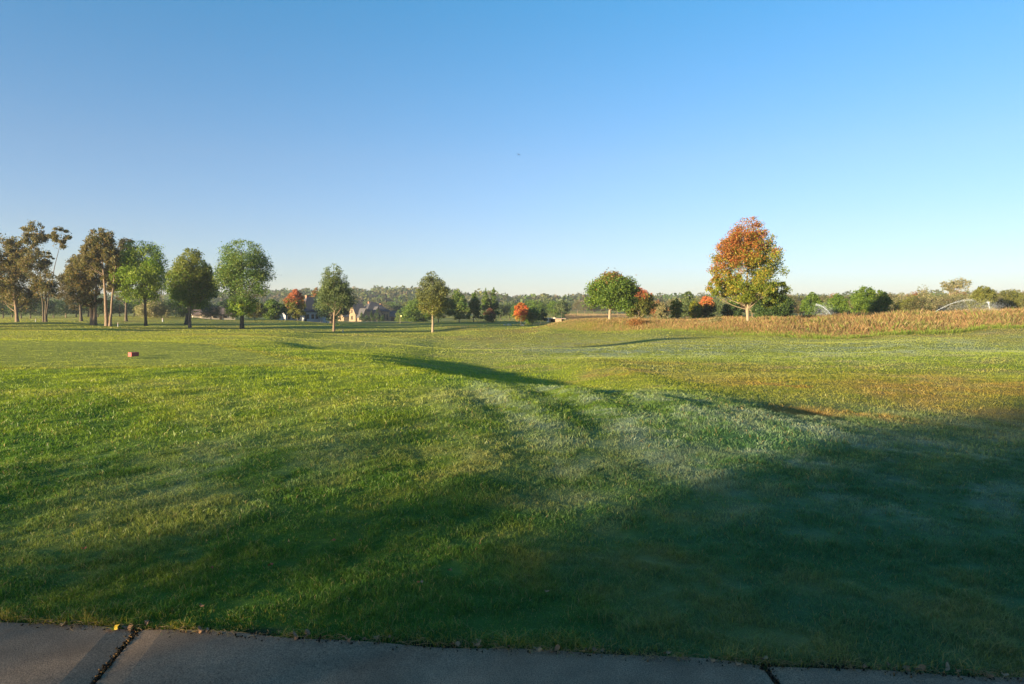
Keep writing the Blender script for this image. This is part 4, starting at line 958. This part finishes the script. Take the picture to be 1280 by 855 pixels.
def bird():
    D = 60; x = (648.5 - 640) / FOC * D; z = EYE - (193 - YH) * D / FOC
    bm = bmesh.new(); bmesh.ops.create_icosphere(bm, subdivisions=2, radius=.06)
    for v in bm.verts: v.co.x *= 1.9; v.co.y *= .8; v.co.z *= .8
    for sg in (-1, 1):
        poly(bm, [(.05, .03 * sg, .01), (-.06, .03 * sg, .01), (-.05, .16 * sg, .06), (.02, .17 * sg, .07)]); poly(bm, [(.02, .17 * sg, .07), (-.05, .16 * sg, .06), (-.06, .30 * sg, .03)])
    poly(bm, [(-.08, -.02, 0), (-.08, .02, 0), (-.18, .05, 0), (-.18, -.05, 0)])
    o = bobj('bird', bm, M['bird']); o.location = (x, D, z); o.rotation_euler = (R(20), R(-10), R(50)); o.scale = (.8,) * 3
    props(o, 'tiny dark bird gliding high in the clear sky', 'bird')
bird()

# fallen leaves: one mesh each
def leaf_bm(kind):
    bm = bmesh.new(); c = bm.verts.new((0, 0, .004)); pts = []
    n = 14
    for k in range(n):
        a = 2 * math.pi * k / n; rad = (.034 if k % 2 == 0 else .024) * (1.3 if abs(math.cos(a)) > .8 else .8) if kind == 0 else .016 + .026 * abs(math.cos(a))
        pts.append(bm.verts.new((rad * math.cos(a), rad * math.sin(a) * (.9 if kind == 0 else .6), .012 * math.sin(a * 2) + .010 * math.cos(a) ** 2)))
    for k in range(n): bm.faces.new((c, pts[k], pts[(k + 1) % n]))
    a, b, d, e = (bm.verts.new(p) for p in ((.04, .001, .008), (.07, .004, .012), (.07, .001, .012), (.04, -.001, .008))); bm.faces.new((a, b, d, e))
    return bm
LM = [noisy('leaf_yellow', (.55, .33, .02), (.7, .45, .04), 60, .6, .3, .002), noisy('leaf_brown', (.15, .08, .04), (.24, .13, .06), 60, .7, .3, .002), noisy('leaf_tan', (.20, .13, .07), (.30, .20, .11), 60, .7, .3, .002), noisy('leaf_red', (.22, .06, .03), (.30, .10, .045), 60, .7, .3, .002)]
lp = []
for q in range(4):
    for kd in (0, 1):
        lp.append(bobj('fallen_leaf', leaf_bm(kd), LM[q]))
ufirst = set()
def put_leaf(i, x, y, z, sc, label, group):
    o = lp[i]
    if i in ufirst: o = o.copy(); COL.objects.link(o)
    ufirst.add(i); o.location = (x, y, z); o.rotation_euler = (random.uniform(-.35, .35), random.uniform(-.35, .35), random.uniform(0, 6.28)); o.scale = (sc,) * 3
    for k in ('group',):
        if k in o: del o[k]
    props(o, label, 'leaf', group)
def gp(px, py):            # where a pixel of the photo meets the near ground
    D = 3.0
    while D < 60:
        x = (px - 640) / FOC * D
        if EYE - (py - YH) * D / FOC <= hz(x, D) + .012: return x, D
        D += .02
    return x, D
x, y = gp(142, 789); put_leaf(0, x, y - .01, .028, .75, 'single bright yellow leaf on the path beside its left joint', None)
CN = ['yellow', 'yellow', 'brown', 'brown', 'tan', 'tan', 'red', 'red']
for k in range(44):
    x = random.uniform(-3.1, 3.0); i = (2, 3, 4, 5)[k % 4]; 
    put_leaf(i, x, edge_y(x) + random.gauss(.0, .016), .026, random.uniform(.35, .75), 'dry %s leaf fallen along the edge between path and lawn' % CN[i], '%s leaves along the path edge' % CN[i])
for k, (px, py, i, lab) in enumerate(((338, 710, 6, 'red-brown leaf on the grass left of centre foreground'), (264, 714, 7, 'small reddish leaf on grass left of the red-brown one'), (416, 679, 6, 'orange-red leaf lying highest on the left lawn'),
        (459, 574, 3, 'brown leaf in the middle of the sunlit lawn'), (600, 684, 7, 'reddish leaf on the dark lawn at centre'), (562, 717, 3, 'brown leaf just below the reddish leaf at centre'),
        (683, 745, 4, 'pale tan leaf on the shaded lawn below centre'), (450, 680, 2, 'brown leaf between the orange-red and the centre leaves'), (525, 733, 5, 'thin tan leaf in shade near the path at centre'),
        (252, 763, 2, 'brown leaf close above the path, left'), (104, 690, 6, 'rusty leaf on the far left lawn'), (800, 616, 3, 'brown leaf near the start of the right-hand shade'))):
    x, y = gp(px, py); put_leaf(i, x, y, hz(x, y) + .032, .5, lab, None)
number([o for o in COL.objects if o.name.startswith('fallen_leaf') and 'label' in o])
for k_, o_ in enumerate(lp):
    if k_ not in ufirst: bpy.data.objects.remove(o_)
# clippings of straw on the fringe are part of one loose mass
def straw():
    n = 420; x = rng.uniform(-3.2, 3.3, n); y = edge_y(x) + rng.normal(-.012, .018, n); a = rng.uniform(0, 6.28, n); L = rng.uniform(.01, .04, n); z = .022 + rng.random(n) * .01
    P = []
    for k in range(n):
        c, s_ = math.cos(a[k]) * L[k], math.sin(a[k]) * L[k]
        P.append((np.array([[x[k] - c, y[k] - s_, z[k]], [x[k] + s_ * .2, y[k] - c * .2, z[k] + .006], [x[k] + c, y[k] + s_, z[k]]]), [.0008, .0013, .0007]))
    V, F = tubes(P, 4); t = np.tile(np.array([[.30, .21, .11]]), (len(V), 1)) * rng.uniform(.6, 1.4, (len(V), 1))
    props(nmesh('straw', V, F, M['stalk'], t), label='loose straw clippings along the edge of the path', cat='straw', kind='stuff')
straw()
# ------------------------------------------------------------------ morning air
def haze():
    m, t, o = newmat('morning_air'); v = t.nodes.new('ShaderNodeVolumePrincipled')
    v.inputs['Color'].default_value = (.80, .88, 1, 1); v.inputs['Density'].default_value = .00022; v.inputs['Anisotropy'].default_value = .2
    t.links.new(v.outputs[0], o.inputs['Volume'])
    bm = bmesh.new(); box(bm, -4600, 4600, -1000, 5600, float(ZZ.min()) - 1.0, max(60.0, float(ZZ.max()) + 5)); ob = bobj('haze', bm, m); props(ob, 'faint blue morning haze over the course', 'haze', kind='stuff')
haze()
